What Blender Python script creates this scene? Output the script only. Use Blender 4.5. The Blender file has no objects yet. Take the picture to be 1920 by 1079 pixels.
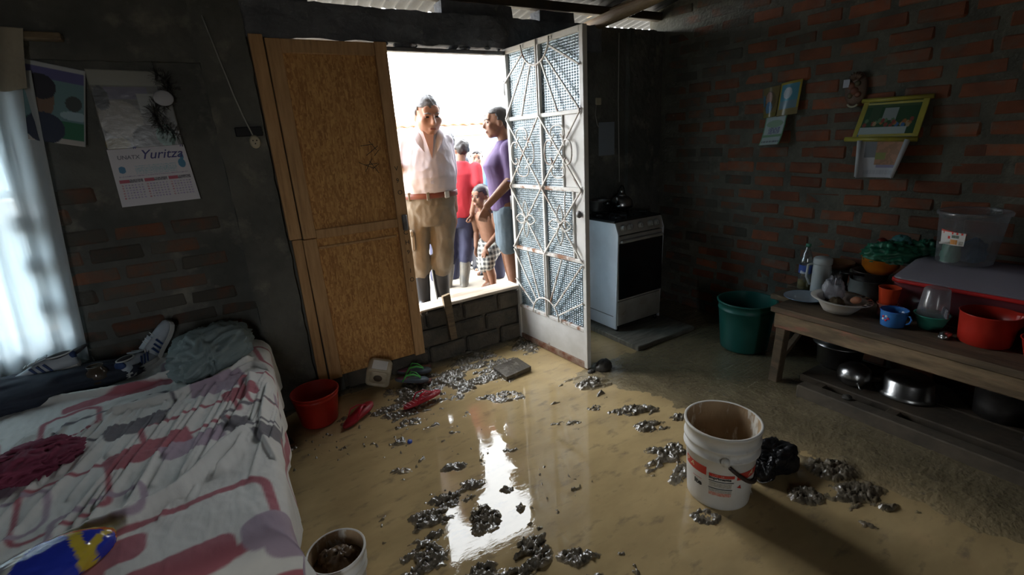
import bpy, bmesh, math, random
import numpy as np
from mathutils import Matrix, Vector, Euler, noise as mnoise

# ------------------------------------------------------------------ camera, sky, exposure
sc = bpy.context.scene
col = sc.collection
random.seed(7)
EYE = 1.55                                   # metres above the muddy floor
def set_camera():
    f, yaw, pit, rol = 890.0, math.radians(30.3), math.radians(17.26), math.radians(3.67)
    fw = Vector((math.sin(yaw)*math.cos(pit), math.cos(yaw)*math.cos(pit), -math.sin(pit)))
    rt = Vector((math.cos(yaw), -math.sin(yaw), 0)); dn = fw.cross(rt)
    r2 = math.cos(rol)*rt + math.sin(rol)*dn; d2 = -math.sin(rol)*rt + math.cos(rol)*dn
    cam = bpy.data.cameras.new('camera'); cam.sensor_width = 36; cam.lens = f*36/1920
    cam.clip_start = .02; cam.clip_end = 200
    o = bpy.data.objects.new('camera', cam); col.objects.link(o)
    m = Matrix((r2, -d2, -fw)).transposed().to_4x4(); m.translation = (0, 0, EYE)
    o.matrix_world = m; sc.camera = o
set_camera()
w = bpy.data.worlds.new('overcast_sky'); sc.world = w; w.use_nodes = True
bgn = w.node_tree.nodes['Background']; bgn.inputs[0].default_value = (.93, .97, 1.0, 1); bgn.inputs[1].default_value = 1.0
def portal(name, loc, rot, sx, sy):
    l = bpy.data.lights.new(name, 'AREA'); l.shape = 'RECTANGLE'; l.size = sx; l.size_y = sy; l.cycles.is_portal = True
    o = bpy.data.objects.new(name, l); o.location = loc; o.rotation_euler = rot; col.objects.link(o)
PI = math.pi
portal('doorway_portal', (1.44, 3.20, 1.28), (-PI/2, 0, 0), .86, 1.72)      # overcast daylight enters here
portal('window_portal', (-1.25, 3.22, 1.36), (-PI/2, 0, 0), .95, 1.25)
FX0, FX1, FZ1 = -1.05, -.72, 1.95               # narrow slit behind the camera, added to let in fill light
portal('rear_fill_slit_portal', ((FX0+FX1)/2, -2.3, FZ1/2+.05), (PI/2, 0, 0), FX1-FX0, FZ1)
vs = sc.view_settings
vs.view_transform = 'Standard'; vs.look = 'None'; vs.gamma = 1; vs.use_curve_mapping = False
vs.exposure = 4.25
sc.display_settings.display_device = 'sRGB'
cy = sc.cycles
cy.use_denoising = True; cy.max_bounces = 10; cy.diffuse_bounces = 6; cy.glossy_bounces = 4
cy.transmission_bounces = 8; cy.transparent_max_bounces = 16; cy.sample_clamp_indirect = 12; cy.caustics_reflective = False; cy.caustics_refractive = False

# ------------------------------------------------------------------ helpers
YB, XR, XL, YF = 3.087, 3.42, -2.2, -2.2     # inner faces of the walls
ZIN, ZOUT = 0.0, .265                        # floor, ground outside

class MB:
    """collects shapes; build() links them as ONE mesh object"""
    def __init__(s): s.v = []; s.f = []; s.mi = []; s.m = 0; s.M = Matrix(); s.sm = []
    def add(s, vs, fs, smooth=False):
        n = len(s.v); M = s.M
        s.v += [tuple(M @ Vector(p)) for p in vs]
        for f in fs: s.f.append(tuple(i+n for i in f)); s.mi.append(s.m); s.sm.append(smooth)
        return s
    def box(s, c, d, b=0.0, rot=None):
        hx, hy, hz = d[0]/2, d[1]/2, d[2]/2
        R = rot if rot is not None else Matrix.Identity(3)
        if isinstance(R, (tuple, list)): R = Euler(R).to_matrix()
        b = min(b, hx*.9, hy*.9, hz*.9)
        C = Vector(c)
        if b <= 0:
            P = [(x, y, z) for x in (-hx, hx) for y in (-hy, hy) for z in (-hz, hz)]
            F = [(0,1,3,2), (4,6,7,5), (0,4,5,1), (2,3,7,6), (0,2,6,4), (1,5,7,3)]
            return s.add([C + R @ Vector(p) for p in P], F)
        P = []; ix = {}
        for x in (-1, 1):
            for y in (-1, 1):
                for z in (-1, 1):
                    for a in range(3):
                        q = [x*(hx-b), y*(hy-b), z*(hz-b)]; q[a] = (x*hx, y*hy, z*hz)[a]
                        ix[x, y, z, a] = len(P); P.append(q)
        F = []
        for a in range(3):
            u, v = [(1, 2), (2, 0), (0, 1)][a]
            for sg in (-1, 1):
                quad = []
                for (p, q) in ((-1,-1), (1,-1), (1,1), (-1,1)):
                    k = [0, 0, 0]; k[a] = sg; k[u] = p; k[v] = q; quad.append(ix[k[0], k[1], k[2], a])
                F.append(quad if sg > 0 else quad[::-1])
            for p in (-1, 1):
                for q in (-1, 1):
                    k0 = [0,0,0]; k1 = [0,0,0]
                    k0[u] = p; k0[v] = q; k0[a] = -1; k1[u] = p; k1[v] = q; k1[a] = 1
                    e = [ix[(*k0, u)], ix[(*k1, u)], ix[(*k1, v)], ix[(*k0, v)]]
                    F.append(e if p*q < 0 else e[::-1])
        for x in (-1, 1):
            for y in (-1, 1):
                for z in (-1, 1):
                    t = [ix[x, y, z, 0], ix[x, y, z, 1], ix[x, y, z, 2]]
                    F.append(t if x*y*z > 0 else t[::-1])
        return s.add([C + R @ Vector(p) for p in P], F)
    def bar(s, p, q, w, t, up=(0, 0, 1), b=.0):
        """box from p to q, w wide, t thick (t along up)"""
        p, q = Vector(p), Vector(q); d = (q-p); L = d.length; d.normalize()
        upv = Vector(up); sd = d.cross(upv)
        if sd.length < 1e-5: sd = d.cross(Vector((1, 0, 0)))
        sd.normalize(); u = sd.cross(d)
        return s.box((p+q)/2, (L, w, t), b, Matrix((d, sd, u)).transposed())
    def tube(s, pts, r, n=8, closed=False, caps=True, flat=1.0, up=None):
        P = [Vector(p) for p in pts]; m = len(P)
        rr = r if isinstance(r, (list, tuple)) else [r]*m
        T = []
        for i in range(m):
            a = P[(i-1) % m] if (closed or i > 0) else P[i]; b = P[(i+1) % m] if (closed or i < m-1) else P[i]
            t = (b-a); T.append(t.normalized() if t.length > 1e-9 else Vector((0, 0, 1)))
        u = Vector(up) if up else (Vector((0, 0, 1)) if abs(T[0].z) < .9 else Vector((1, 0, 0)))
        vs = []; fs = []
        for i in range(m):
            u = (u - T[i]*u.dot(T[i]))
            u = u.normalized() if u.length > 1e-6 else T[i].orthogonal().normalized()
            w_ = T[i].cross(u)
            for k in range(n):
                a = 2*PI*k/n; vs.append(P[i] + rr[i]*(math.cos(a)*u*flat + math.sin(a)*w_))
        for i in range(m if closed else m-1):
            for k in range(n):
                a = i*n+k; b = i*n+(k+1) % n; c = ((i+1) % m)*n+(k+1) % n; d = ((i+1) % m)*n+k
                fs.append((a, b, c, d))
        if caps and not closed:
            fs.append(tuple(range(n))[::-1]); fs.append(tuple(range((m-1)*n, m*n)))
        return s.add(vs, fs, True)
    def lathe(s, prof, n=32, c=(0, 0, 0), sx=1, sy=1, tw=None):
        vs = []; fs = []
        for (r, z) in prof:
            for k in range(n):
                a = 2*PI*k/n; vs.append((c[0]+sx*r*math.cos(a), c[1]+sy*r*math.sin(a), c[2]+z))
        for i in range(len(prof)-1):
            for k in range(n):
                fs.append((i*n+k, i*n+(k+1) % n, (i+1)*n+(k+1) % n, (i+1)*n+k))
        if prof[0][0] > 1e-4 and tw != 'open': fs.append(tuple(range(n))[::-1])
        if prof[-1][0] > 1e-4 and tw != 'open': fs.append(tuple(range((len(prof)-1)*n, len(prof)*n)))
        return s.add(vs, fs, True)
    def loft(s, rings, caps=True, closed=True, smooth=True):
        n = len(rings[0]); vs = [p for r in rings for p in r]; fs = []
        for i in range(len(rings)-1):
            for k in range(n if closed else n-1):
                fs.append((i*n+k, i*n+(k+1) % n, (i+1)*n+(k+1) % n, (i+1)*n+k))
        if caps: fs.append(tuple(range(n))[::-1]); fs.append(tuple(range((len(rings)-1)*n, len(rings)*n)))
        return s.add(vs, fs, smooth)
    def prism(s, poly, z0, z1, ax='z'):
        """polygon in two axes extruded along the third"""
        def P(a, b, c): return {'z': (a, b, c), 'y': (a, c, b), 'x': (c, a, b)}[ax]
        n = len(poly)
        vs = [P(a, b, z0) for a, b in poly] + [P(a, b, z1) for a, b in poly]
        fs = [tuple(range(n))[::-1], tuple(range(n, 2*n))] + [(i, (i+1) % n, n+(i+1) % n, n+i) for i in range(n)]
        return s.add(vs, fs)
    def ball(s, c, r, n=16, m=10, rot=None):
        r = r if isinstance(r, (tuple, list)) else (r, r, r); vs = []; fs = []
        R = Euler(rot).to_matrix() if rot else Matrix.Identity(3)
        for i in range(m+1):
            t = PI*i/m
            for k in range(n):
                a = 2*PI*k/n
                vs.append(Vector(c) + R @ Vector((r[0]*math.sin(t)*math.cos(a), r[1]*math.sin(t)*math.sin(a), -r[2]*math.cos(t))))
        for i in range(m):
            for k in range(n): fs.append((i*n+k, i*n+(k+1) % n, (i+1)*n+(k+1) % n, (i+1)*n+k))
        return s.add(vs, fs, True)
    def mesh(s, name, mats):
        me = bpy.data.meshes.new(name); me.from_pydata(s.v, [], s.f)
        if not isinstance(mats, (list, tuple)): mats = [mats]
        for m in mats: me.materials.append(m)
        me.polygons.foreach_set('material_index', s.mi); me.polygons.foreach_set('use_smooth', s.sm)
        bm = bmesh.new(); bm.from_mesh(me)
        bmesh.ops.remove_doubles(bm, verts=bm.verts, dist=1e-6)
        bmesh.ops.recalc_face_normals(bm, faces=bm.faces); bm.to_mesh(me); bm.free()
        me.update(); return me
    def build(s, name, mats, parent=None, loc=None):
        return link(name, s.mesh(name, mats), parent, loc)

def link(name, me, parent=None, loc=None):
    o = bpy.data.objects.new(name, me); col.objects.link(o)
    if parent is not None: o.parent = parent; o.matrix_parent_inverse = Matrix()
    if loc is not None: o.location = loc
    return o
def tag(o, label=None, cat=None, group=None, kind=None):
    for k, v in (('label', label), ('category', cat), ('group', group), ('kind', kind)):
        if v: o[k] = v
    return o
def thing(name, label, cat, loc=(0, 0, 0), rz=0, group=None, rot=None):
    o = bpy.data.objects.new(name, None); o.empty_display_size = .05; col.objects.link(o)
    o.location = loc; o.rotation_euler = rot if rot else (0, 0, rz)
    return tag(o, label, cat, group)
def struct(o): o['kind'] = 'structure'; return o
def copy_tree(o, parent=None):
    c = o.copy(); col.objects.link(c); c.parent = parent
    for ch in o.children: copy_tree(ch, c)
    return c
def solidify(o, t, off=0):
    m = o.modifiers.new('thick', 'SOLIDIFY'); m.thickness = t; m.offset = off; return o
def subsurf(o, n=1):
    m = o.modifiers.new('sub', 'SUBSURF'); m.levels = n; m.render_levels = n; return o

# ---- numpy value noise
_rng = np.random.default_rng(11)
_perm = _rng.random((256, 256)).astype(np.float32)
def vnoise(x, y):
    x = np.asarray(x, float); y = np.asarray(y, float)
    xi = np.floor(x).astype(int); yi = np.floor(y).astype(int); fx = x-xi; fy = y-yi
    fx = fx*fx*(3-2*fx); fy = fy*fy*(3-2*fy)
    g = lambda a, b: _perm[a & 255, b & 255]
    return (g(xi, yi)*(1-fx)+g(xi+1, yi)*fx)*(1-fy) + (g(xi, yi+1)*(1-fx)+g(xi+1, yi+1)*fx)*fy
def fbm(x, y, o=4, lac=2.03, gain=.5):
    t = 0; a = 1; n = 0
    for i in range(o): t = t + a*vnoise(x*lac**i+17.3*i, y*lac**i+5.1*i); n += a; a *= gain
    return t/n
def ridged(x, y, o=4):
    t = 0; a = 1; n = 0
    for i in range(o): t = t + a*(1-np.abs(2*vnoise(x*2.1**i+9.7*i, y*2.1**i+3.3*i)-1)); n += a; a *= .55
    return t/n
def grid_mesh(name, X, Y, Z, mats, colr=None, smooth=True):
    """X,Y,Z 2-d arrays -> mesh sheet; colr (n,m,3) linear colours"""
    n, m = X.shape
    me = bpy.data.meshes.new(name)
    co = np.stack([X, Y, Z], -1).reshape(-1, 3)
    i = np.arange(n*m).reshape(n, m)
    q = np.stack([i[:-1, :-1], i[1:, :-1], i[1:, 1:], i[:-1, 1:]], -1).reshape(-1, 4)
    me.vertices.add(n*m); me.vertices.foreach_set('co', co.astype(np.float32).ravel())
    me.loops.add(q.size); me.loops.foreach_set('vertex_index', q.astype(np.int32).ravel())
    me.polygons.add(len(q)); me.polygons.foreach_set('loop_start', np.arange(0, q.size, 4, dtype=np.int32))
    me.polygons.foreach_set('use_smooth', np.full(len(q), smooth))
    me.update(calc_edges=True)
    for mm in (mats if isinstance(mats, (list, tuple)) else [mats]): me.materials.append(mm)
    if colr is not None: set_colors(me, colr.reshape(-1, 3))
    return me
def set_colors(me, c3, name='tint'):
    a = me.color_attributes.new(name, 'FLOAT_COLOR', 'POINT')
    c = np.ones((len(me.vertices), 4), np.float32); c[:, :3] = c3
    a.data.foreach_set('color', c.ravel())
def smoothstep(a, b, x): t = np.clip((x-a)/(b-a), 0, 1); return t*t*(3-2*t)

# ---- materials
def srgb(h):
    if isinstance(h, str): h = tuple(int(h[i:i+2], 16)/255 for i in (0, 2, 4))
    return tuple(c/12.92 if c <= .04045 else ((c+.055)/1.055)**2.4 for c in h)
def mat(name, c, rough=.6, metal=0, spec=.5, c2=None, ns=8, nd=4, lo=.35, hi=.65, bump=0, bs=40, bd=.01, rnd=0, attr=None,
        rough2=None, trans=0, alpha=1, ior=1.45, stretch=None, c3=None, ns3=3, lo3=.5, hi3=.7, sss=0, sheen=0, coat=0, coords='Object'):
    """procedural principled material: base c, blotches c2 (noise ns), stains c3, bump"""
    m = bpy.data.materials.new(name); m.use_nodes = True; nt = m.node_tree; N = nt.nodes; L = nt.links
    p = N['Principled BSDF']
    c = srgb(c) if isinstance(c, str) else c
    def RGBA(x): x = srgb(x) if isinstance(x, str) else x; return (*x[:3], 1)
    p.inputs['Base Color'].default_value = RGBA(c); p.inputs['Roughness'].default_value = rough
    p.inputs['Metallic'].default_value = metal; p.inputs['Specular IOR Level'].default_value = spec
    p.inputs['Transmission Weight'].default_value = trans; p.inputs['Alpha'].default_value = alpha; p.inputs['IOR'].default_value = ior
    if coat: p.inputs['Coat Weight'].default_value = coat; p.inputs['Coat Roughness'].default_value = .08
    if sheen: p.inputs['Sheen Weight'].default_value = sheen
    if sss: p.inputs['Subsurface Weight'].default_value = sss; p.inputs['Subsurface Radius'].default_value = (.02, .008, .005); p.inputs['Subsurface Scale'].default_value = .4
    tc = N.new('ShaderNodeTexCoord'); vec = tc.outputs[coords]
    if stretch:
        mp = N.new('ShaderNodeMapping'); mp.inputs['Scale'].default_value = stretch; L.new(vec, mp.inputs[0]); vec = mp.outputs[0]
    if rnd:
        oi = N.new('ShaderNodeObjectInfo'); va = N.new('ShaderNodeVectorMath'); va.operation = 'MULTIPLY_ADD'
        L.new(oi.outputs['Random'], va.inputs[0]); va.inputs[1].default_value = (37, 53, 71); L.new(vec, va.inputs[2]); vec = va.outputs[0]
    cur = None
    if attr:
        at = N.new('ShaderNodeAttribute'); at.attribute_name = attr; cur = at.outputs['Color']
    def noise_(scale, det, a, b):
        n = N.new('ShaderNodeTexNoise'); n.inputs['Scale'].default_value = scale; n.inputs['Detail'].default_value = det; n.inputs['Roughness'].default_value = .6
        L.new(vec, n.inputs['Vector'])
        r = N.new('ShaderNodeMapRange'); r.inputs[1].default_value = a; r.inputs[2].default_value = b; L.new(n.outputs[0], r.inputs[0]); return r.outputs[0]
    def mix(fac, a, b):
        x = N.new('ShaderNodeMix'); x.data_type = 'RGBA'
        L.new(fac, x.inputs[0])
        if hasattr(a, 'links'): L.new(a, x.inputs[6])
        else: x.inputs[6].default_value = RGBA(a)
        if hasattr(b, 'links'): L.new(b, x.inputs[7])
        else: x.inputs[7].default_value = RGBA(b)
        return x.outputs[2]
    if c2 is not None:
        f = noise_(ns, nd, lo, hi); cur = mix(f, cur if cur is not None else c, c2)
        if rough2 is not None:
            r = N.new('ShaderNodeMapRange'); r.inputs[3].default_value = rough; r.inputs[4].default_value = rough2
            L.new(f, r.inputs[0]); L.new(r.outputs[0], p.inputs['Roughness'])
    if c3 is not None: cur = mix(noise_(ns3, 5, lo3, hi3), cur if cur is not None else c, c3)
    if rnd:
        h = N.new('ShaderNodeHueSaturation'); r = N.new('ShaderNodeMapRange'); r.inputs[3].default_value = 1-rnd; r.inputs[4].default_value = 1+rnd
        L.new(oi.outputs['Random'], r.inputs[0]); L.new(r.outputs[0], h.inputs['Value'])
        if cur is not None: L.new(cur, h.inputs['Color'])
        else: h.inputs['Color'].default_value = RGBA(c)
        cur = h.outputs[0]
    if cur is not None: L.new(cur, p.inputs['Base Color'])
    if bump:
        n = N.new('ShaderNodeTexNoise'); n.inputs['Scale'].default_value = bs; n.inputs['Detail'].default_value = 5; L.new(vec, n.inputs['Vector'])
        b = N.new('ShaderNodeBump'); b.inputs['Strength'].default_value = bump; b.inputs['Distance'].default_value = bd
        L.new(n.outputs[0], b.inputs['Height']); L.new(b.outputs[0], p.inputs['Normal'])
    return m

# ---- evaluate one object on its own bench, away from the scene
_bench = bpy.data.scenes.new('bench')
def baked(o):
    _bench.collection.objects.link(o)
    with bpy.context.temp_override(scene=_bench, view_layer=_bench.view_layers[0]):
        dg = bpy.context.evaluated_depsgraph_get(); me = bpy.data.meshes.new_from_object(o.evaluated_get(dg))
    _bench.collection.objects.unlink(o); return me
# ---- lettering: text outline as a thin mesh, optionally bent round a cylinder
def text_mesh(txt, size, mat_, depth=.0006, shear=0, bold=0):
    cu = bpy.data.curves.new('lettering', 'FONT'); cu.body = txt; cu.size = size; cu.extrude = depth; cu.align_x = 'LEFT'; cu.align_y = 'BOTTOM'; cu.shear = shear; cu.offset = bold
    cu.resolution_u = 3
    o = bpy.data.objects.new('lettering', cu); me = baked(o)
    bpy.data.objects.remove(o); bpy.data.curves.remove(cu)
    me.materials.clear(); me.materials.append(mat_); return me
def map_mesh(me, fn):
    n = len(me.vertices); a = np.zeros(n*3, np.float32); me.vertices.foreach_get('co', a)
    out = np.array([fn(*p) for p in a.reshape(-1, 3)], np.float32)
    me.vertices.foreach_set('co', out.ravel()); me.update(); return me
# ------------------------------------------------------------------ structure materials
M = {}
M['concrete'] = mat('grimy_plaster', (.125, .122, .108), .9, c2=(.065, .067, .06), ns=2.5, c3=(.24, .22, .18), ns3=6, lo3=.55, hi3=.8, bump=.5, bs=25, bd=.02)
M['beam_concrete'] = mat('beam_concrete', (.16, .165, .18), .9, c2=(.08, .085, .095), ns=3, bump=.7, bs=18, bd=.03, c3=(.3, .28, .25), ns3=9, lo3=.62, hi3=.8)
M['mortar'] = mat('cement_mortar', (.125, .12, .095), .95, c2=(.075, .073, .06), ns=5, bump=.9, bs=45, bd=.012, c3=(.15, .145, .115), ns3=12, lo3=.55, hi3=.75)
M['brick'] = mat('red_clay_brick', (.225, .072, .033), .9, c2=(.14, .052, .03), ns=5, bump=.5, bs=60, bd=.006, rnd=.30, c3=(.12, .11, .085), ns3=6, lo3=.50, hi3=.74)
M['brick_grimy'] = mat('grimy_brick', (.14, .058, .032), .95, c2=(.075, .068, .056), ns=5, lo=.34, hi=.54, bump=.8, bs=40, bd=.01, rnd=.3)
M['block'] = mat('adobe_block', (.115, .095, .072), .95, c2=(.06, .055, .046), ns=5, bump=.8, bs=30, bd=.02, rnd=.25)
M['wood_old'] = mat('weathered_wood', (.20, .14, .08), .8, c2=(.10, .072, .045), ns=5, stretch=(1, 1, 9), bump=.5, bs=14, bd=.006)
M['wood_dark'] = mat('dark_wet_wood', (.085, .062, .04), .7, c2=(.045, .036, .026), ns=6, bump=.6, bs=20, bd=.008)
M['zinc_dark'] = mat('sooty_zinc', (.05, .052, .055), .7, metal=.2, c2=(.03, .03, .03), ns=4)
M['steel'] = mat('grey_steel', (.2, .21, .22), .5, metal=.5, c2=(.12, .1, .09), ns=9)

# ------------------------------------------------------------------ walls
def zroof(y): return 2.53 + (YB-y)*.14
TH = .15
b = MB()                                              # back wall with the openings left free
yc, ty = YB+TH/2, TH
def seg(x0, x1, z0, z1, y0=YB, y1=YB+TH): b.box(((x0+x1)/2, (y0+y1)/2, (z0+z1)/2), (x1-x0, y1-y0, z1-z0))
WX0, WX1, WZ0, WZ1 = -1.74, -.80, .72, 2.0            # window opening
DX0, DX1, DZ0, DZ1 = .45, 1.99, .425, 2.15           # double doorway
seg(XL-.15, WX0, -.2, 2.62); seg(WX0, WX1, -.2, WZ0); seg(WX0, WX1, WZ1, 2.62); seg(WX1, .05, -.2, 2.62)
seg(.05, DX0, -.2, 2.34); seg(DX1, XR+.15, -.2, 2.335)
wall_back = struct(b.build('wall_back', M['concrete']))
# uneven crumbled head of the back wall, a rough cast beam over the doorway
def rough_box(x0, x1, z0, z1, y0, y1, name, m, amp=.012, parent=None, st=.04):
    bm = bmesh.new(); bmesh.ops.create_cube(bm, size=1)
    bmesh.ops.scale(bm, vec=(x1-x0, y1-y0, z1-z0), verts=bm.verts); bmesh.ops.translate(bm, vec=((x0+x1)/2, (y0+y1)/2, (z0+z1)/2), verts=bm.verts)
    nx = max(1, int((x1-x0)/st))
    ed = [e for e in bm.edges if abs((e.verts[0].co-e.verts[1].co).x) > .5*(x1-x0)]
    bmesh.ops.subdivide_edges(bm, edges=ed, cuts=nx, use_grid_fill=True)
    ed = [e for e in bm.edges if abs((e.verts[0].co-e.verts[1].co).z) > .5*(z1-z0)]
    bmesh.ops.subdivide_edges(bm, edges=ed, cuts=max(1, int((z1-z0)/st)), use_grid_fill=True)
    for v in bm.verts:
        n = mnoise.noise_vector(v.co*9) + .6*mnoise.noise_vector(v.co*23)
        v.co += n*amp
    me = bpy.data.meshes.new(name); bm.to_mesh(me); bm.free(); me.materials.append(m)
    return link(name, me, parent)
rough_box(.05, 2.72, DZ1, 2.335, YB-.03, YB+TH, 'lintel_beam', M['beam_concrete'], .010, wall_back)
rough_box(.05, .62, 2.33, 2.60, YB-.01, YB+TH, 'wall_head', M['beam_concrete'], .010, wall_back)
rough_box(1.42, 1.945, 2.325, 2.415, YB+.0, YB+.12, 'brick_stub', M['beam_concrete'], .006, wall_back)
rough_box(2.17, 2.48, 2.325, 2.41, YB+.0, YB+.12, 'brick_stub', M['beam_concrete'], .006, wall_back)
rough_box(.045, .275, -.05, 2.34, YB-.055, YB+.02, 'pillar', M['concrete'], .007, wall_back)
rough_box(3.0, 3.30, 0, 2.33, YB-.04, YB+.02, 'pillar', M['concrete'], .008, wall_back)
rough_box(-2.2, .05, 2.02, 2.30, YB-.03, YB+.02, 'bond_beam', M['concrete'], .006, wall_back)
# crumbs of mortar hanging under the beam
for k in range(13):
    x = .98+k*.07+random.uniform(-.02, .02)
    x = random.uniform(.98, 1.84); q = MB(); r = random.uniform(.010, .034); q.ball((0, 0, 0), (r*random.uniform(1.2, 2.6), r, r*.7), 9, 6)
    o = q.build('mortar_crumb', M['beam_concrete'], wall_back, (x, YB-.02+random.uniform(-.01, .05), DZ1-.004)); o.rotation_euler = (0, random.uniform(-.4, .4), random.uniform(0, 3))
# brickwork of the back wall beside the bed (pieces proud of a recessed mortar bed)
def brick_mesh(L, H, D, mt, k):
    q = MB(); q.box((0, 0, 0), (L, D, H), .012); me = q.mesh('brick', mt)
    for v in me.vertices:
        n = mnoise.noise_vector(Vector(v.co)*17+Vector((k*7.1, 0, 0))); v.co += n*.007
    return me
bk_a = [brick_mesh(.222, .079, .04, M['brick'], k) for k in range(4)]
bk_h = [brick_mesh(.11, .082, .04, M['brick'], k+9) for k in range(2)]
bg_a = [brick_mesh(.225, .08, .04, M['brick_grimy'], k+20) for k in range(4)]
def put_brick(me, parent, loc, rot): 
    o = link('brick', me, parent, loc); o.rotation_euler = rot; return o
for r in range(14):
    z = .12+r*.1
    x = -.76 + (.12 if r % 2 else 0)
    while x < .0:
        if random.random() < .9 and not (z > 1.3 and x > -.6 and random.random() < .5):
            put_brick(random.choice(bg_a), wall_back, (x, YB+.0155+random.uniform(-.004, .006), z+random.uniform(-.004, .004)), (random.uniform(-.02, .02), random.uniform(-.02, .02), random.uniform(-.02, .02)))
        x += .245
# right-hand brick wall
b = MB(); prof = [(YF-.15, -.2), (YB+.15, -.2), (YB+.15, zroof(YB+.15)-.02), (YF-.15, zroof(YF-.15)-.02)]
b.prism(prof, XR+.003, XR+.16, 'x'); wall_right = struct(b.build('wall_right', M['mortar']))
rest = MB()
rr = random.Random(3)
for r in range(28):
    z = .045+r*.1005; y = YB-.16-(.125 if r % 2 else 0)+rr.uniform(-.03, .03)
    top = zroof(y)
    while y > -2.1:
        half = rr.random() < .07; L = .12 if half else rr.uniform(.235, .262)
        zz = z+rr.uniform(-.005, .005)
        if zz < zroof(y)-.06:
            if y > (.20 if z < 2.1 else .20+(z-2.1)*2.4):
                o = put_brick(rr.choice(bg_a) if y > 2.42+.25*math.sin(z*5) and not half else rr.choice(bk_h if half else bk_a), wall_right, (XR+.017+rr.uniform(-.003, .005), y, zz),
                              (rr.uniform(-.015, .015), rr.uniform(-.025, .025), PI/2+rr.uniform(-.02, .02)))
                o.scale = (rr.uniform(.94, 1.05), 1, rr.uniform(.92, 1.06))
            else: rest.box((XR+.012, y, zz), (.04, .225, .082), .006)
        y -= L if not half else .13
o = rest.build('brickwork_beyond', M['brick'], wall_right); o['kind'] = 'stuff'
# walls nobody sees but the light does
b = MB(); b.prism(prof, XL-.15, XL, 'x'); struct(b.build('wall_left', M['concrete']))
b = MB()                                              # wall behind the camera with a narrow slit added for fill light
for x0, x1, z0, z1 in ((XL-.15, FX0, -.2, 3.4), (FX1, XR+.15, -.2, 3.4), (FX0, FX1, FZ1, 3.4), (FX0, FX1, -.2, .12)):
    b.box(((x0+x1)/2, YF-.075, (z0+z1)/2), (x1-x0, .15, z1-z0))
struct(b.build('wall_front', M['concrete']))

# ------------------------------------------------------------------ roof: corrugated sheets on a beam and a pole
nx = 560; xs = np.linspace(XL-.2, XR+.3, nx); ys = np.linspace(YF-.2, 3.58, 14)
Xg, Yg = np.meshgrid(xs, ys, indexing='ij'); Zg = 2.53+(YB-Yg)*.14 + .011*np.sin(Xg*2*PI/.085)
ceiling = struct(link('ceiling', grid_mesh('ceiling', Xg, Yg, Zg, M['zinc_dark']))); solidify(ceiling, .004)
q = MB(); q.box((1.75, YB+.05, 2.452), (3.4, .07, .06), .006); q.build('beam', M['wood_dark'], ceiling)
M['pole'] = mat('pale_pole', (.30, .20, .10), .7, c2=(.17, .11, .06), ns=4, stretch=(3, .6, 3), bump=.3, bs=30)
q = MB(); pts = []
for k in range(15):
    y = 3.2-k*.38; pts.append((2.69+.012*math.sin(k*1.3), y, 2.345+(YB-y)*.075+.008*math.cos(k)))
q.tube(pts, [.043+.004*math.sin(k*2.1) for k in range(15)], 12); q.build('rafter_pole', M['pole'], ceiling)
for x in (.2, -1.2): 
    q = MB(); q.tube([(x, 3.15, 2.46), (x, -2.1, 3.16)], .045, 10); q.build('rafter_pole', M['pole'], ceiling)
q = MB(); q.box((.6, 1.2, 2.72), (5.6, .07, .06), .006); q.build('beam', M['wood_dark'], ceiling)

q = MB(); M['pale_sheet'] = mat('pale_fibre_sheet', (.5, .42, .3), .8, c2=(.4, .33, .23), ns=5)
q.loft([[(2.84+.16*t, 3.02-.10*t+.35*u, 2.462+.022*math.sin(PI*t)+.03*t) for t in np.linspace(0, 1, 9)] for u in (0, .5, 1)], False, False); o = q.build('pale_sheet', M['pale_sheet'], ceiling); solidify(o, .006)
# ------------------------------------------------------------------ threshold of the doorway
b = MB(); b.box(((DX0+DX1)/2, YB+.10, .19), (DX1-DX0, .15, .44)); sill = struct(b.build('trim_1', M['block']))
x = DX0
for r, (z0, z1) in enumerate(((.0, .13), (.14, .27), (.28, .405))):
    x = DX0+.02-(.12 if r % 2 else 0)
    while x < DX1-.03:
        x1 = min(x+.29, DX1-.01); xa = max(x, DX0)
        if x1-xa > .04:
            q = MB(); q.box((0, 0, 0), (x1-xa-.012, .06, z1-z0), .012)
            o = q.build('block', M['block'], sill, ((xa+x1)/2, YB+.02+random.uniform(-.006, .006), (z0+z1)/2)); o.rotation_euler = (0, random.uniform(-.02, .02), random.uniform(-.02, .02))
        x += .30
M['sill_wood'] = mat('pale_sill_board', (.62, .55, .47), .7, c2=(.38, .3, .22), ns=7, stretch=(.5, 3, 3))
q = MB(); q.bar((1.235, YB+.06, .436), (1.862, YB+.06, .442), .17, .022, b=.003); q.build('board', M['sill_wood'], sill)
q = MB(); q.bar((1.03, YB+.06, .427), (1.24, YB+.06, .430), .16, .014, b=.003); q.build('board', M['sill_wood'], sill)
st = MB(); st.prism([(1.205, .505), (1.262, .515), (1.285, .16), (1.235, .155)], YB-.035, YB-.005, 'y')
tag(st.build('wooden_stake', M['wood_old']), 'short upright wooden stake nailed against the doorway threshold', 'stake')
# steel frame of the doorway
q = MB()
q.box((1.45, YB-.005, 2.118), (.88, .05, .024), .003); q.box((1.884, YB-.005, 1.27), (.026, .05, 1.70), .003)
struct(q.build('trim_2', M['steel']))

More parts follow.
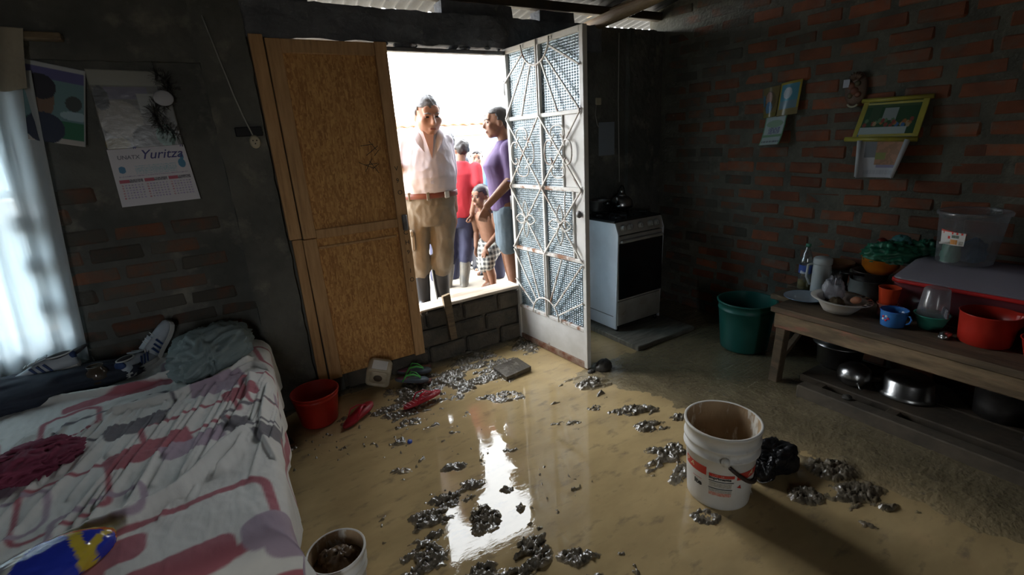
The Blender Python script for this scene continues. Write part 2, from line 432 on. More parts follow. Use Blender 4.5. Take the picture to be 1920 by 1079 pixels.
# ------------------------------------------------------------------ window
M['white_frame'] = mat('window_paint', (.5, .52, .55), .5)
def thin_glass(name, tint, diff, gl, fd, fg, rough=.1):
    m = bpy.data.materials.new(name); m.use_nodes = True; nt = m.node_tree; N = nt.nodes; L = nt.links; N.remove(N['Principled BSDF']); out = N['Material Output']
    tr = N.new('ShaderNodeBsdfTransparent'); tr.inputs[0].default_value = (*tint, 1)
    tl = N.new('ShaderNodeBsdfTranslucent'); tl.inputs[0].default_value = (*diff, 1)
    df = N.new('ShaderNodeBsdfDiffuse'); df.inputs[0].default_value = (*diff, 1)
    gs = N.new('ShaderNodeBsdfGlossy'); gs.inputs[0].default_value = (*gl, 1); gs.inputs['Roughness'].default_value = rough
    a = N.new('ShaderNodeMixShader'); a.inputs[0].default_value = .5; L.new(tl.outputs[0], a.inputs[1]); L.new(df.outputs[0], a.inputs[2])
    b_ = N.new('ShaderNodeMixShader'); b_.inputs[0].default_value = fd; L.new(tr.outputs[0], b_.inputs[1]); L.new(a.outputs[0], b_.inputs[2])
    c_ = N.new('ShaderNodeMixShader'); c_.inputs[0].default_value = fg; L.new(b_.outputs[0], c_.inputs[1]); L.new(gs.outputs[0], c_.inputs[2])
    L.new(c_.outputs[0], out.inputs[0]); return m, (tr, tl, df, gs, b_, c_)
M['pane'] = thin_glass('window_glass', (.86, .95, 1), (.8, .9, 1), (1, 1, 1), .1, .06)[0]
q = MB(); yw = YB+.09
for x in (WX0+.02, WX1-.02, (WX0+WX1)/2): q.box((x, yw, (WZ0+WZ1)/2), (.035, .04, WZ1-WZ0), .003)
for z in (WZ0+.02, WZ1-.02, 1.45): q.box(((WX0+WX1)/2, yw, z), (WX1-WX0, .036, .035), .003)
win = struct(q.build('window_1', M['white_frame']))
for x in ((WX0*.75+WX1*.25), (WX0*.25+WX1*.75)):
    for z in ((WZ0+1.45)/2, (WZ1+1.45)/2):
        q = MB(); q.box((x, yw, z), (.42, .004, .58)); q.build('pane', M['pane'], win)
# ------------------------------------------------------------------ muddy floor with standing water
PATCH = [(.90,2.75,.20,.20,1.2),(1.12,2.72,.18,.17,1.2),(.68,2.56,.16,.10,1.1),(1.36,2.78,.22,.22,1.1),(1.79,2.91,.10,.14,1),(1.25,2.36,.13,.06,.9),(1.75,2.18,.13,.06,1),
 (1.76,1.99,.026,.03,1.2),(1.63,1.91,.06,.03,.9),(1.81,1.74,.12,.05,1.1),(1.71,1.79,.06,.03,1),(1.75,1.59,.085,.05,1.1),(1.66,1.39,.10,.05,1.1),(1.56,1.29,.095,.10,1.2),(.72,1.92,.065,.035,1.1),
 (.58,1.83,.05,.05,1.1),(.73,1.75,.06,.045,1.2),(.66,1.72,.045,.04,1.1),(.69,1.50,.04,.055,1.4),(.85,1.50,.022,.04,1.2),(.74,1.25,.06,.09,1.3),(.55,1.30,.06,.04,1.3),
 (.47,1.60,.06,.05,1.1),(.40,1.48,.08,.08,1.3),(.89,1.14,.07,.035,1.1),(.96,1.38,.012,.015,1),(1.89,.83,.05,.04,1.2),(2.16,.86,.08,.07,1.2),(2.02,.60,.12,.06,1.1),(2.08,.72,.10,.05,1.1),(.69,2.38,.12,.035,1.0),
 (.55,2.29,.036,.03,1),(1.39,1.89,.08,.02,.8),(.36,2.69,.05,.06,.9),(.30,1.35,.10,.10,1.2),(.60,1.73,.10,.045,1.2),(.50,1.67,.09,.035,1.1),(.665,1.535,.045,.08,1.5),(.80,1.33,.05,.06,1.3),(.45,1.25,.12,.08,1.2),(.62,1.16,.10,.08,1.2),(.80,1.05,.10,.06,1.2),(1.45,1.0,.06,.04,1),(.85,1.62,.03,.02,1.1),(1.95,1.55,.05,.03,.9),(1.0,2.55,.10,.05,.9),(1.48,2.10,.05,.02,.8),(.48,2.05,.05,.02,.8),(1.02,1.86,.05,.015,.8)]
fine = .0062
def axis(lo, f0, f1, hi, fs, cs):
    return np.concatenate([np.arange(lo, f0, cs), np.arange(f0, f1, fs), np.arange(f1, hi+cs, cs)])
fx = axis(XL-.05, -.05, 2.55, XR+.1, fine, .06); fy = axis(YF-.05, .30, 3.10, 3.16, fine, .06)
FX, FY = np.meshgrid(fx, fy, indexing='ij')
lowf = fbm(FX*2.2, FY*2.2, 3)-.5
base = -.011+.012*lowf+.003*(fbm(FX*14, FY*14, 3)-.5)
mask = np.zeros_like(FX); ca, sa = math.cos(-.52), math.sin(-.52)
wob = .35*(fbm(FX*9, FY*9, 3)-.5)
for (cx, cy_, rx, ry, a) in PATCH:
    u = ((FX-cx)*ca+(FY-cy_)*sa)/rx; v = (-(FX-cx)*sa+(FY-cy_)*ca)/ry
    mask = np.maximum(mask, a*np.clip((1.5-np.sqrt(u*u+v*v)+wob*2.6)*1.5, 0, 1))
brk = smoothstep(.34, .50, fbm(FX*9, FY*23, 4)); speck = smoothstep(.74, .82, fbm(FX*34, FY*34, 2))*smoothstep(.45, .6, fbm(FX*3.3, FY*3.3, 3))
mask = np.maximum(mask*brk, .8*speck*smoothstep(1.7, 1.3, FX))
rd = ridged(FX*34+3*fbm(FX*8, FY*8, 2), FY*52, 3); rd2 = ridged(FX*85+2*fbm(FX*30, FY*30, 2), FY*95, 2)
clod = mask*(.008+.036*np.clip(rd-.45, 0, 1)+.016*(rd2-.5))
# firmer, drier ground at right wall (shade painted in), doorway step and under bed
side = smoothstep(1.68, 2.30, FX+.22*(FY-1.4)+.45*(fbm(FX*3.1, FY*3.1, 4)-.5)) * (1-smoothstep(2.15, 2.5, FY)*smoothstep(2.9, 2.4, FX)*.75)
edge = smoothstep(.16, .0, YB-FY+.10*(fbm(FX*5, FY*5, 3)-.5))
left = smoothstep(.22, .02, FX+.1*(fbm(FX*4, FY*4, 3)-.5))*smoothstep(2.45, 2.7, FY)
straw = (ridged(FX*11, FY*30, 3)-.62).clip(0, 1)*side*.03
FZ = base + clod + side*(.019+.012*(fbm(FX*4, FY*4, 4)-.5)) + straw*.35 + edge*.022 + left*.014
silt = np.stack([.42+.05*lowf, .32+.04*lowf, .170+.02*lowf], -1)
dark = np.array([.150, .126, .092]); earth_shaded = np.array([.215, .175, .105]); wet = np.array([.085, .075, .055])  # right-hand ground tone is darkened to include the shade there
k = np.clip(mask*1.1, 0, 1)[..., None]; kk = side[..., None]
FC = silt*(1-kk)+earth_shaded*kk; FC = FC*(1-k)+dark*k
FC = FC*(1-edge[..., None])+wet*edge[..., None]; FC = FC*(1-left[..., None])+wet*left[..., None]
FC = FC*(.78+.44*fbm(FX*16, FY*16, 4))[..., None]
M['mud'] = mat('wet_mud', (.3, .25, .15), .16, attr='tint', bump=.8, bs=70, bd=.008, coat=.9, c2=(.09, .078, .06), ns=30, lo=.56, hi=.80, rough2=.08, spec=.5)
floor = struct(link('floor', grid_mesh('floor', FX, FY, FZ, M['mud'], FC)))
b = MB(); b.box(((XL+XR)/2, .45, -.15), (XR-XL+.2, 5.4, .1)); b.build('subsoil', M['mud'], floor)
# the water: opaque with silt, mirror smooth
def water_mat():
    m = mat('muddy_water', (.50, .37, .185), .04, c2=(.41, .30, .15), ns=3.2, lo=.38, hi=.66, c3=(.25, .19, .115), ns3=8, lo3=.56, hi3=.74, spec=.62, ior=1.36, stretch=(1, 2.2, 1))
    nt = m.node_tree; N = nt.nodes; L = nt.links; p = N['Principled BSDF']
    tc = N.new('ShaderNodeTexCoord'); n = N.new('ShaderNodeTexNoise'); n.inputs['Scale'].default_value = 6; n.inputs['Detail'].default_value = 3
    L.new(tc.outputs['Object'], n.inputs[0]); bp = N.new('ShaderNodeBump'); bp.inputs['Strength'].default_value = .03; bp.inputs['Distance'].default_value = .004
    L.new(n.outputs[0], bp.inputs['Height'])
    mp = N.new('ShaderNodeMapping'); mp.inputs['Scale'].default_value = (5, 13, 1); mp.inputs['Rotation'].default_value = (0, 0, .5); L.new(tc.outputs['Object'], mp.inputs[0])
    n2 = N.new('ShaderNodeTexNoise'); n2.inputs['Scale'].default_value = 1; n2.inputs['Detail'].default_value = 6; n2.inputs['Roughness'].default_value = .65; L.new(mp.outputs[0], n2.inputs[0])
    r2 = N.new('ShaderNodeMapRange'); r2.inputs[1].default_value = .50; r2.inputs[2].default_value = .62; L.new(n2.outputs[0], r2.inputs[0])
    rr_ = N.new('ShaderNodeMapRange'); rr_.inputs[3].default_value = .006; rr_.inputs[4].default_value = .03; L.new(r2.outputs[0], rr_.inputs[0]); L.new(rr_.outputs[0], p.inputs['Roughness'])
    b2 = N.new('ShaderNodeBump'); b2.inputs['Strength'].default_value = .03; b2.inputs['Distance'].default_value = .004; L.new(r2.outputs[0], b2.inputs['Height']); L.new(bp.outputs[0], b2.inputs['Normal']); L.new(b2.outputs[0], p.inputs['Normal'])
    return m
M['water'] = water_mat()
wx, wy = np.meshgrid(np.linspace(-.4, 2.75, 40), np.linspace(.1, 3.10, 40), indexing='ij')
wo = link('standing_water', grid_mesh('standing_water', wx, wy, wx*0, M['water']))
tag(wo, 'shallow tan muddy water standing on the floor and mirroring the doorway', 'water', kind='stuff')

# ------------------------------------------------------------------ outside: ground, house across the way
M['ground'] = mat('pale_dusty_ground', (.40, .36, .30), .9, c2=(.30, .26, .21), ns=2, bump=.3, bs=8)
b = MB(); b.box((4, 17, ZOUT-.1), (60, 27.6, .2)); o = struct(b.build('floor_yard', M['ground']))
b = MB(); b.box((0, -9.4, 0), (60, 14, .2)); o = struct(b.build('floor_back_yard', M['ground']))
M['cream'] = mat('cream_wall', (.36, .33, .19), .9, c2=(.30, .27, .16), ns=1.2)
M['white_wall'] = mat('white_wall', (.75, .73, .68), .9)
M['tile'] = mat('clay_tile', (.22, .10, .05), .9, c2=(.14, .08, .05), ns=3, rnd=.2)
hs = thing('house', 'low cream house with clay-tile eave across the yard', 'house', (4.5, 9.0, ZOUT))
q = MB(); q.box((0, 1.5, .72), (13, 3, 1.44)); q.build('wall', M['cream'], hs)
q = MB(); q.box((0, -.02, 1.50), (13.2, .1, .14), .01); q.build('eave_board', M['white_wall'], hs)
q = MB(); q.box((1.25, -.06, .8), (.28, .12, 1.6), .01); q.build('pillar', M['white_wall'], hs)
q = MB(); q.box((-3.2, -.02, .65), (.9, .06, 1.3), .01); q.build('door', M['wood_old'], hs)
q = MB(); q.box((-1.6, -.02, .85), (.8, .06, .6), .01); wf = q.build('window', M['white_wall'], hs); q = MB(); q.box((-1.6, -.055, .85), (.68, .02, .48)); q.build('pane', M['steel'], wf)
nx = 500; xs = np.linspace(-6.7, 6.7, nx); ys = np.linspace(-.35, 3.4, 8); Xg, Yg = np.meshgrid(xs, ys, indexing='ij')
ro = link('roof', grid_mesh('roof', Xg, Yg, 1.60+(Yg+.35)*.10+.04*np.abs(np.sin(Xg*PI/.2)), M['tile']), hs); solidify(ro, .03)
# ------------------------------------------------------------------ boarded door leaf
def osb_mat():
    m = bpy.data.materials.new('strand_board'); m.use_nodes = True; nt = m.node_tree; N = nt.nodes; L = nt.links; p = N['Principled BSDF']
    tc = N.new('ShaderNodeTexCoord'); cur = None
    for i, (ang, sx, sy) in enumerate(((.3, 95, 20), (-.9, 88, 17), (1.6, 100, 19))):
        mp = N.new('ShaderNodeMapping'); mp.inputs['Rotation'].default_value = (0, ang, 0); mp.inputs['Scale'].default_value = (sx, 1, sy)
        L.new(tc.outputs['Object'], mp.inputs[0])
        v = N.new('ShaderNodeTexVoronoi'); v.inputs['Scale'].default_value = 1; v.inputs['Randomness'].default_value = 1; L.new(mp.outputs[0], v.inputs['Vector'])
        bw = N.new('ShaderNodeRGBToBW'); L.new(v.outputs['Color'], bw.inputs[0])
        if cur is None: cur = bw.outputs[0]
        else:
            n = N.new('ShaderNodeTexNoise'); n.inputs['Scale'].default_value = 22+i*9; L.new(tc.outputs['Object'], n.inputs[0])
            r = N.new('ShaderNodeMapRange'); r.inputs[1].default_value = .45; r.inputs[2].default_value = .55; L.new(n.outputs[0], r.inputs[0])
            x = N.new('ShaderNodeMix'); L.new(r.outputs[0], x.inputs[0]); L.new(cur, x.inputs[2]); L.new(bw.outputs[0], x.inputs[3]); cur = x.outputs[0]
    cr = N.new('ShaderNodeValToRGB'); e = cr.color_ramp.elements
    e[0].position = .15; e[0].color = (.33, .145, .042, 1); e[1].position = .85; e[1].color = (.60, .33, .11, 1)
    k = e.new(.5); k.color = (.46, .23, .07, 1); L.new(cur, cr.inputs[0]); L.new(cr.outputs[0], p.inputs['Base Color'])
    p.inputs['Roughness'].default_value = .75
    bp = N.new('ShaderNodeBump'); bp.inputs['Strength'].default_value = .3; bp.inputs['Distance'].default_value = .004; L.new(cur, bp.inputs['Height']); L.new(bp.outputs[0], p.inputs['Normal'])
    return m
M['osb'] = osb_mat()
M['lath'] = mat('pine_lath', (.52, .31, .145), .75, c2=(.38, .21, .09), ns=6, stretch=(6, 1, .7), bump=.25, bs=20, bd=.003, c3=(.2, .12, .06), ns3=4, lo3=.58, hi3=.8)
M['ink'] = mat('black_marker', (.03, .028, .025), .8)
y0 = YB-.022
dl = thing('boarded_door_leaf', 'closed strand-board door leaf framed in pale pine laths', 'door', (.65, y0, .12))
def L_(x, z): return (x-.65, 0, z-.12)
def lath(name, x0, x1, z0, z1, dy, t, m=M['lath'], par=dl, tilt=0):
    q = MB(); q.box((0, 0, 0), (x1-x0, t, z1-z0), .003)
    o = q.build(name, m, par, ((x0+x1)/2-.65, dy, (z0+z1)/2-.12)); o.rotation_euler = (0, tilt, 0); return o
lath('panel', .37, .985, 1.10, 2.13, .0, .012, M['osb']); lath('panel', .37, .985, .13, 1.095, .0, .012, M['osb'])
lath('jamb', .287, .355, 1.065, 2.162, -.006, .04, tilt=.0)
lath('jamb', .296, .352, .12, 1.06, -.002, .034, tilt=.006)
lath('stile', .362, .437, 1.06, 2.145, -.018, .022); lath('stile', .358, .436, .125, 1.055, -.018, .022, tilt=-.004)
rs = lath('stile', .945, 1.018, .125, 2.15, -.018, .026)
lath('rail', .437, .945, 2.075, 2.145, -.016, .02); lath('rail', .437, .945, 1.05, 1.105, -.016, .022)
lath('rail', .44, .93, .985, 1.0, -.012, .012)
q = MB(); q.box((0, 0, 0), (.036, .014, .105), .006); o = q.build('latch_plate', M['steel'], dl, (.990-.65, -.036, 1.075-.12))
M['zb'] = mat('dull_black', (.008, .008, .009), .7)
for i, ch in enumerate('CH9-1O.'):
    me = text_mesh(ch, .042, M['ink'], .0004)
    map_mesh(me, lambda x, y, z: (x, -z-.0006, y))
    o = link('lettering', me, dl, (.975-.65, -.0315, .985-.12-i*.065)); o.rotation_euler = (0, .2*((i*37 % 5)-2)*.3, 0)
for i, ch in enumerate('V9O'):
    me = text_mesh(ch, .04, M['ink'], .0004); map_mesh(me, lambda x, y, z: (x, -z-.0006, y))
    link('lettering', me, dl, (.968-.65, -.0315, 1.40-.12-i*.075))
M['bruise'] = mat('scuff', (.11, .06, .03), .9)
# scribble strokes on the upper panel
rs_ = random.Random(5)
for k in range(9):
    x, z = rs_.uniform(.80, .88), rs_.uniform(1.42, 1.58); a = rs_.uniform(-1, 1); l = rs_.uniform(.02, .05)
    q = MB(); q.bar((x-.65-l*math.cos(a), -.0068, z-.12-l*math.sin(a)), (x-.65+l*math.cos(a), -.0068, z-.12+l*math.sin(a)), .0006, .0035, up=(0, 0, 1))
    q.build('pen_stroke', M['ink'], dl)

# ------------------------------------------------------------------ open metal door with grille and patterned glass
M['paint'] = mat('chipped_white_paint', (.66, .65, .63), .45, c2=(.54, .53, .50), ns=5, c3=(.20, .085, .035), ns3=9, lo3=.66, hi3=.74, bump=.15, bs=30, bd=.003)
M['paint_rust'] = mat('rusty_white_paint', (.62, .60, .57), .5, c2=(.22, .09, .035), ns=11, lo=.50, hi=.62, bump=.3, bs=40, bd=.003)
M['rust'] = mat('rust', (.17, .06, .03), .8, c2=(.30, .22, .17), ns=18, bump=.4, bs=60)
M['grille'] = mat('painted_grille', (.60, .57, .53), .45, c2=(.20, .10, .055), ns=13, lo=.54, hi=.70)
def glass_mat():
    m, (tr, tl, df, gs, b_, c_) = thin_glass('patterned_glass', (.72, .84, .90), (.70, .82, .88), (.9, .95, 1), .45, .14, .22)
    nt = m.node_tree; N = nt.nodes; L = nt.links; tc = N.new('ShaderNodeTexCoord'); out = None
    for d in ('X', 'Z'):
        wv = N.new('ShaderNodeTexWave'); wv.bands_direction = d; wv.inputs['Scale'].default_value = 14 if d == 'X' else 20; wv.wave_profile = 'SIN'; L.new(tc.outputs['Object'], wv.inputs[0])
        if out is None: out = wv.outputs['Fac']
        else:
            mu = N.new('ShaderNodeMath'); mu.operation = 'MULTIPLY'; L.new(out, mu.inputs[0]); L.new(wv.outputs['Fac'], mu.inputs[1]); out = mu.outputs[0]
    bp = N.new('ShaderNodeBump'); bp.inputs['Strength'].default_value = .7; bp.inputs['Distance'].default_value = .006; L.new(out, bp.inputs['Height'])
    for n in (tl, df, gs): L.new(bp.outputs[0], n.inputs['Normal'])
    r = N.new('ShaderNodeMapRange'); r.inputs[3].default_value = .12; r.inputs[4].default_value = .62; L.new(out, r.inputs[0]); L.new(r.outputs[0], b_.inputs[0])
    return m
M['pglass'] = glass_mat()
md = thing('metal_door', 'open white metal door with sunray grille and patterned glass panes', 'door', (1.865, 3.075, 0), math.radians(-85.84))
U0, U1, ZT = -.012, .778, 2.145
def dbox(name, u0, u1, z0, z1, y, t, m, par=md, bev=.003):
    q = MB(); q.box(((u0+u1)/2, y, (z0+z1)/2), (u1-u0, t, z1-z0), bev); return q.build(name, m, par)
dbox('hinge_stile', U0, U0+.03, .012, ZT, 0, .036, M['paint']); dbox('lock_stile', U1-.034, U1, .012, ZT, 0, .036, M['paint'])
dbox('top_rail', U0+.03, U1-.034, ZT-.034, ZT, 0, .036, M['paint'])
dbox('mullion', .352, .372, .295, ZT-.034, 0, .028, M['paint'])
for z, m in ((1.69, 'paint'), (1.225, 'paint_rust'), (.765, 'paint_rust'), (.287, 'paint_rust')):
    dbox('rail', U0+.03, U1-.034, z-.013, z+.013, 0, .032, M[m])
dbox('kick_panel', U0+.03, U1-.034, .05, .275, 0, .014, M['paint'])
dbox('rusty_bottom_rail', U0+.01, U1-.005, .004, .05, 0, .03, M['rust'])
dbox('lock_panel', .585, U1-.034, 1.238, 1.678, .0, .012, M['paint']); dbox('lock_panel', .672, U1-.034, .778, 1.212, .0, .012, M['paint'])
dbox('pane_bead', .572, .585, 1.238, 1.678, -.004, .026, M['paint']); dbox('pane_bead', .657, .672, .778, 1.212, -.004, .026, M['paint'])
for (u0, u1, z0, z1) in ((.018, .352, 1.703, 2.111), (.372, .744, 1.703, 2.111), (.018, .352, 1.238, 1.677), (.372, .572, 1.238, 1.677),
                         (.018, .352, .778, 1.212), (.372, .657, .778, 1.212), (.018, .352, .30, .752), (.372, .744, .30, .752)):
    dbox('glass_pane', u0, u1, z0, z1, .006, .004, M['pglass'], bev=0)
YG = -.026
def gbar(name, a, b_, w_=.011):
    q = MB(); q.bar((a[0], YG, a[1]), (b_[0], YG, b_[1]), w_, w_, up=(0, 1, 0), b=.0015); return q.build(name, M['grille'], md)
def gcurve(name, pts, r=.0052, par=md, closed=False):
    q = MB(); q.tube([(u, YG-.004, z) for u, z in pts], r, 7, closed); return q.build(name, M['grille'], par)
ring = [(.355+.145*math.cos(t), 2.145+.15*math.sin(t)) for t in np.linspace(PI+.08, 2*PI-.08, 17)]
gcurve('sun_arc', ring, .006)
for a, b_ in (((.221, 2.08), (.0, 1.927)), ((.253, 2.04), (-.006, 1.693)), ((.302, 2.01), (.182, 1.70)), ((.36, 1.995), (.361, 1.694)), ((.36, 2.14), (.36, 2.0)), ((.408, 2.01), (.554, 1.70)), ((.447, 2.035), (.752, 1.695)), ((.488, 2.085), (.752, 1.94))):
    gbar('sun_ray', a, b_)
for zt, zb in ((1.69, 1.225), (1.225, .765)):
    for u0, u1 in ((-.004, .360), (.362, .750)):
        gbar('diamond_bar', (u0, zt), (u1, zb)); gbar('diamond_bar', (u0, zb), (u1, zt))
def scroll(cu, cz, horiz, sx, sy):
    """open C with curled ends"""
    P = []
    for t in np.linspace(-.1*PI, -1.25*PI, 9)[::-1]: P.append((-.052+.022*math.cos(t)+.012, .0+.022*math.sin(t)+.022))
    P = [(-.045+.018*math.cos(t), -.004+.018*math.sin(t)) for t in np.linspace(1.6*PI+.0, .95*PI-.0, 7)]
    P = [(-.030, -.012), (-.038, -.026), (-.052, -.030), (-.064, -.018), (-.066, .002), (-.058, .022), (-.040, .036), (-.015, .042), (.015, .042), (.040, .036), (.058, .022), (.066, .002), (.064, -.018), (.052, -.030), (.038, -.026), (.030, -.012)]
    out = []
    for (x, z) in P:
        if horiz: out.append((cu+x*sx, cz+z*sy))
        else: out.append((cu+z*sx, cz+x*sy))
    return out
for cu in (.172, .548):
    gcurve('scroll', scroll(cu, 1.578, True, 1.0, 1)); gcurve('scroll', scroll(cu, 1.340, True, 1.0, -1))
    gcurve('scroll', scroll(cu-.088, 1.457, False, -1.0, 1.15)); gcurve('scroll', scroll(cu+.088, 1.457, False, 1.0, 1.15))
for cu, cz in ((.172, .995), (.548, .990)):
    fl = gcurve('flower_boss', [(cu-.008, cz), (cu+.008, cz)], .012)
    for k in range(4):
        a = k*PI/2; l = .135 if k % 2 else .115; wd = .030 if k % 2 else .034
        pet = [(cu+l*t*math.cos(a)-wd*s*math.sin(PI*t**.9)*math.sin(a), cz+l*t*math.sin(a)+wd*s*math.sin(PI*t**.9)*math.cos(a)) for s, ts in ((1, np.linspace(.06, 1, 8)), (-1, np.linspace(.94, .06, 7))) for t in ts]
        gcurve('petal', pet, .005, md, True)
ring = [(.355+.148*math.cos(t), .287+.142*math.sin(t)) for t in np.linspace(0, PI, 17)]
gcurve('sun_arc', ring, .0065); gbar('sun_ray', (.36, .42), (.36, .29), .012)
for a, b_ in (((.215, .347), (.0, .513)), ((.256, .392), (.0, .752)), ((.29, .415), (.168, .752)), ((.36, .43), (.362, .76)), ((.41, .41), (.55, .752)), ((.452, .38), (.75, .745)), ((.492, .33), (.75, .485))):
    gbar('sun_ray', a, b_)
q = MB(); q.M = Matrix.Translation((.727, -.02, 1.076)) @ Matrix.Rotation(PI/2, 4, 'X'); q.lathe([(.022, 0), (.024, .006), (.016, .014), (.012, .02), (.0, .021)], 18)
q.build('lock', M['steel'], md)
q = MB(); q.tube([(.60, -.02, 1.2), (.60, -.028, 1.18), (.60, -.028, .99), (.602, -.02, .97)], .006, 8); q.build('pull_rod', M['grille'], md)
for z in (.25, 1.1, 1.9):
    q = MB(); q.tube([(U0-.006, -.01, z-.05), (U0-.006, -.01, z+.05)], .011, 10); q.build('hinge', M['steel'], md)
# ------------------------------------------------------------------ bed and sheet
BX1, BY0, BY1, BZ = -.012, 1.27, 3.04, .545
M['mattress'] = mat('old_mattress', (.18, .14, .12), .9, c2=(.1, .08, .07), ns=4)
bed = thing('bed', 'low bed pushed into the corner below the curtained window', 'bed', (-.88, 2.14, 0), -.055)
q = MB(); q.box((0, 0, .42), (1.60, 1.62, .17), .04); q.build('mattress', M['mattress'], bed)
q = MB(); q.box((0, 0, .315), (1.58, 1.64, .04), .004); q.build('slat_base', M['wood_dark'], bed)
for sx in (-.74, .74):
    for sy in (-.76, .76):
        q = MB(); q.box((sx, sy, .148), (.07, .07, .295), .006); q.build('leg', M['wood_dark'], bed)
q = MB(); q.box((.77, 0, .28), (.03, 1.6, .09), .006); q.build('side_rail', M['wood_dark'], bed)
q = MB(); q.box((0, -.8, .28), (1.5, .03, .09), .006); q.build('end_rail', M['wood_dark'], bed)
# the printed sheet: (u,v) run over the top and down the free sides
sx_ = np.arange(-1.45, .28, .0052); sy_ = np.arange(1.03, 3.025, .0052)
SU, SV = np.meshgrid(sx_, sy_, indexing='ij')
R = .07
def drape(t, edge, rad):
    """arc-length t past an edge -> (outward offset, drop)"""
    s = np.clip(t-(edge-rad), 0, None); arc = rad*PI/2
    a = np.clip(s, 0, arc)/rad
    out = np.where(s > 0, edge-rad+rad*np.sin(a), t); drop = rad*(1-np.cos(a)) + np.clip(s-arc, 0, None)
    return out, drop
ox, dx = drape(SU, BX1+.012, R); oy, dy = drape(-SV, -(BY0-.0), R); oy = -oy
corner = np.minimum(dx, dy)
Zs = BZ - np.maximum(dx, dy) - .25*corner
hem_x = np.clip(dx-.06, 0, None); hem_y = np.clip(dy-.06, 0, None)
ox = ox + hem_x*(.10*np.sin(SV*19+2*np.sin(SV*5)))*.55 + np.clip(corner, 0, .2)*.35
oy = oy - hem_y*(.10*np.sin(SU*17))*.55 - np.clip(corner, 0, .2)*.35
# broad swell of the bedding, rounding off towards the free back corner
sag = .028*(fbm(SU*1.7, SV*1.7, 3)-.5)
Zs = Zs + sag - .05*smoothstep(2.75, 3.08, SV)*smoothstep(-.35, .05, SU)
on_top = np.clip(1-np.maximum(dx, dy)/.10, 0, 1)
def fold(P, w_, h):
    """ridge with a crisp side along a polyline"""
    best = np.full(SU.shape, 9.0); sg = np.zeros(SU.shape)
    for (x0, y0), (x1, y1) in zip(P[:-1], P[1:]):
        ddx, ddy = x1-x0, y1-y0; L2 = ddx*ddx+ddy*ddy
        t = np.clip(((SU-x0)*ddx+(SV-y0)*ddy)/L2, 0, 1)
        ex, ey = SU-(x0+t*ddx), SV-(y0+t*ddy); d = np.hypot(ex, ey)
        s_ = np.sign(ex*ddy-ey*ddx); m_ = d < best
        best = np.where(m_, d, best); sg = np.where(m_, s_, sg)
    ww = np.where(sg > 0, w_*.55, w_*1.5)
    return h*np.exp(-(best/ww)**2)
FOLDS = [([(-.12,1.90),(-.20,1.80),(-.30,1.66),(-.42,1.60),(-.60,1.57),(-.8,1.5)], .022, .042), ([(-.10,1.95),(-.14,1.78),(-.19,1.70)], .014, .030), ([(-.02,2.30),(-.05,2.05),(-.06,1.85),(-.02,1.70)], .012, .030),
 ([(-.09,2.42),(-.10,2.2),(-.16,2.0)], .016, .030), ([(-.60,2.42),(-.40,2.40),(-.22,2.46),(-.10,2.62)], .020, .034), ([(-.95,2.72),(-.6,2.62),(-.35,2.70),(-.15,2.75)], .022, .034), ([(-.16,2.5),(-.08,2.56),(.0,2.50)], .012, .026)]
W = np.zeros(SU.shape)
for P, w_, h in FOLDS: W = np.maximum(W, fold(P, w_, h))
# many fine pulled wrinkles across the width
rf = random.Random(4)
for k in range(60):
    x0 = -1.0+.018*k+rf.uniform(-.012, .012); y0 = 2.36-.0*k+rf.uniform(-.10, .12); l = rf.uniform(.35, .8); s_ = rf.uniform(.16, .26)
    P = [(x0, y0), (x0-s_*l*.4+rf.uniform(-.01, .01), y0-l*.45), (x0-s_*l, y0-l)]
    W = np.maximum(W, fold(P, .0072, rf.uniform(.008, .019)))
for k in range(12):
    x0 = rf.uniform(-.6, .0); y0 = rf.uniform(1.4, 2.7); a = rf.uniform(2.6, 3.4); l = rf.uniform(.08, .2)
    W = np.maximum(W, fold([(x0, y0), (x0+l*math.cos(a), y0+l*math.sin(a)*.4)], .014, .009))
W = W + .016*(ridged(SU*6+1.3*fbm(SU*3, SV*3, 2), SV*3.2+SU*1.2, 3)-.5)+.009*(ridged(SU*22+2*fbm(SU*5, SV*5, 2), SV*8+SU*6, 3)-.5)
Zs = Zs + W*on_top; ox = ox + np.where(on_top < 1, (1-on_top)*.012*(ridged(SV*9, SU*3, 2)-.5), 0)
# print: rounded frames and blocks in rose, mauve and grey on off-white
SC = np.empty((*SU.shape, 3)); SC[:] = (.78, .775, .74)
def paint(al, c): al = np.clip(al, 0, 1)[..., None]; SC[:] = SC*(1-al)+np.array(c)*al
ROSE, MAUVE, GREY = (.46, .155, .185), (.45, .36, .44), (.20, .19, .21)
def rbox(cx, cy_, hx, hy, ang, r):
    c_, s_ = math.cos(ang), math.sin(ang); u = (SU-cx)*c_+(SV-cy_)*s_; v = -(SU-cx)*s_+(SV-cy_)*c_
    qx = np.abs(u)-hx+r; qy = np.abs(v)-hy+r
    return np.hypot(np.maximum(qx, 0), np.maximum(qy, 0))+np.minimum(np.maximum(qx, qy), 0)-r
def block(c, *a): paint(.5-rbox(*a)/.007, c)
def frame(c, w_, *a): d = rbox(*a); paint(np.minimum(.5-d/.007, .5+(d+w_)/.007), c)
block(MAUVE, -.22, 2.42, .11, .09, .1, .03); frame(ROSE, .022, -.02, 2.30, .11, .16, .15, .05); block(ROSE, -.13, 2.26, .07, .055, .2, .02); block(MAUVE, .07, 2.22, .06, .05, 0, .02)
block(GREY, .0, 1.88, .085, .055, .25, .015); frame(ROSE, .02, .13, 1.80, .09, .14, .1, .05); block(MAUVE, .06, 1.30, .13, .07, .1, .05)
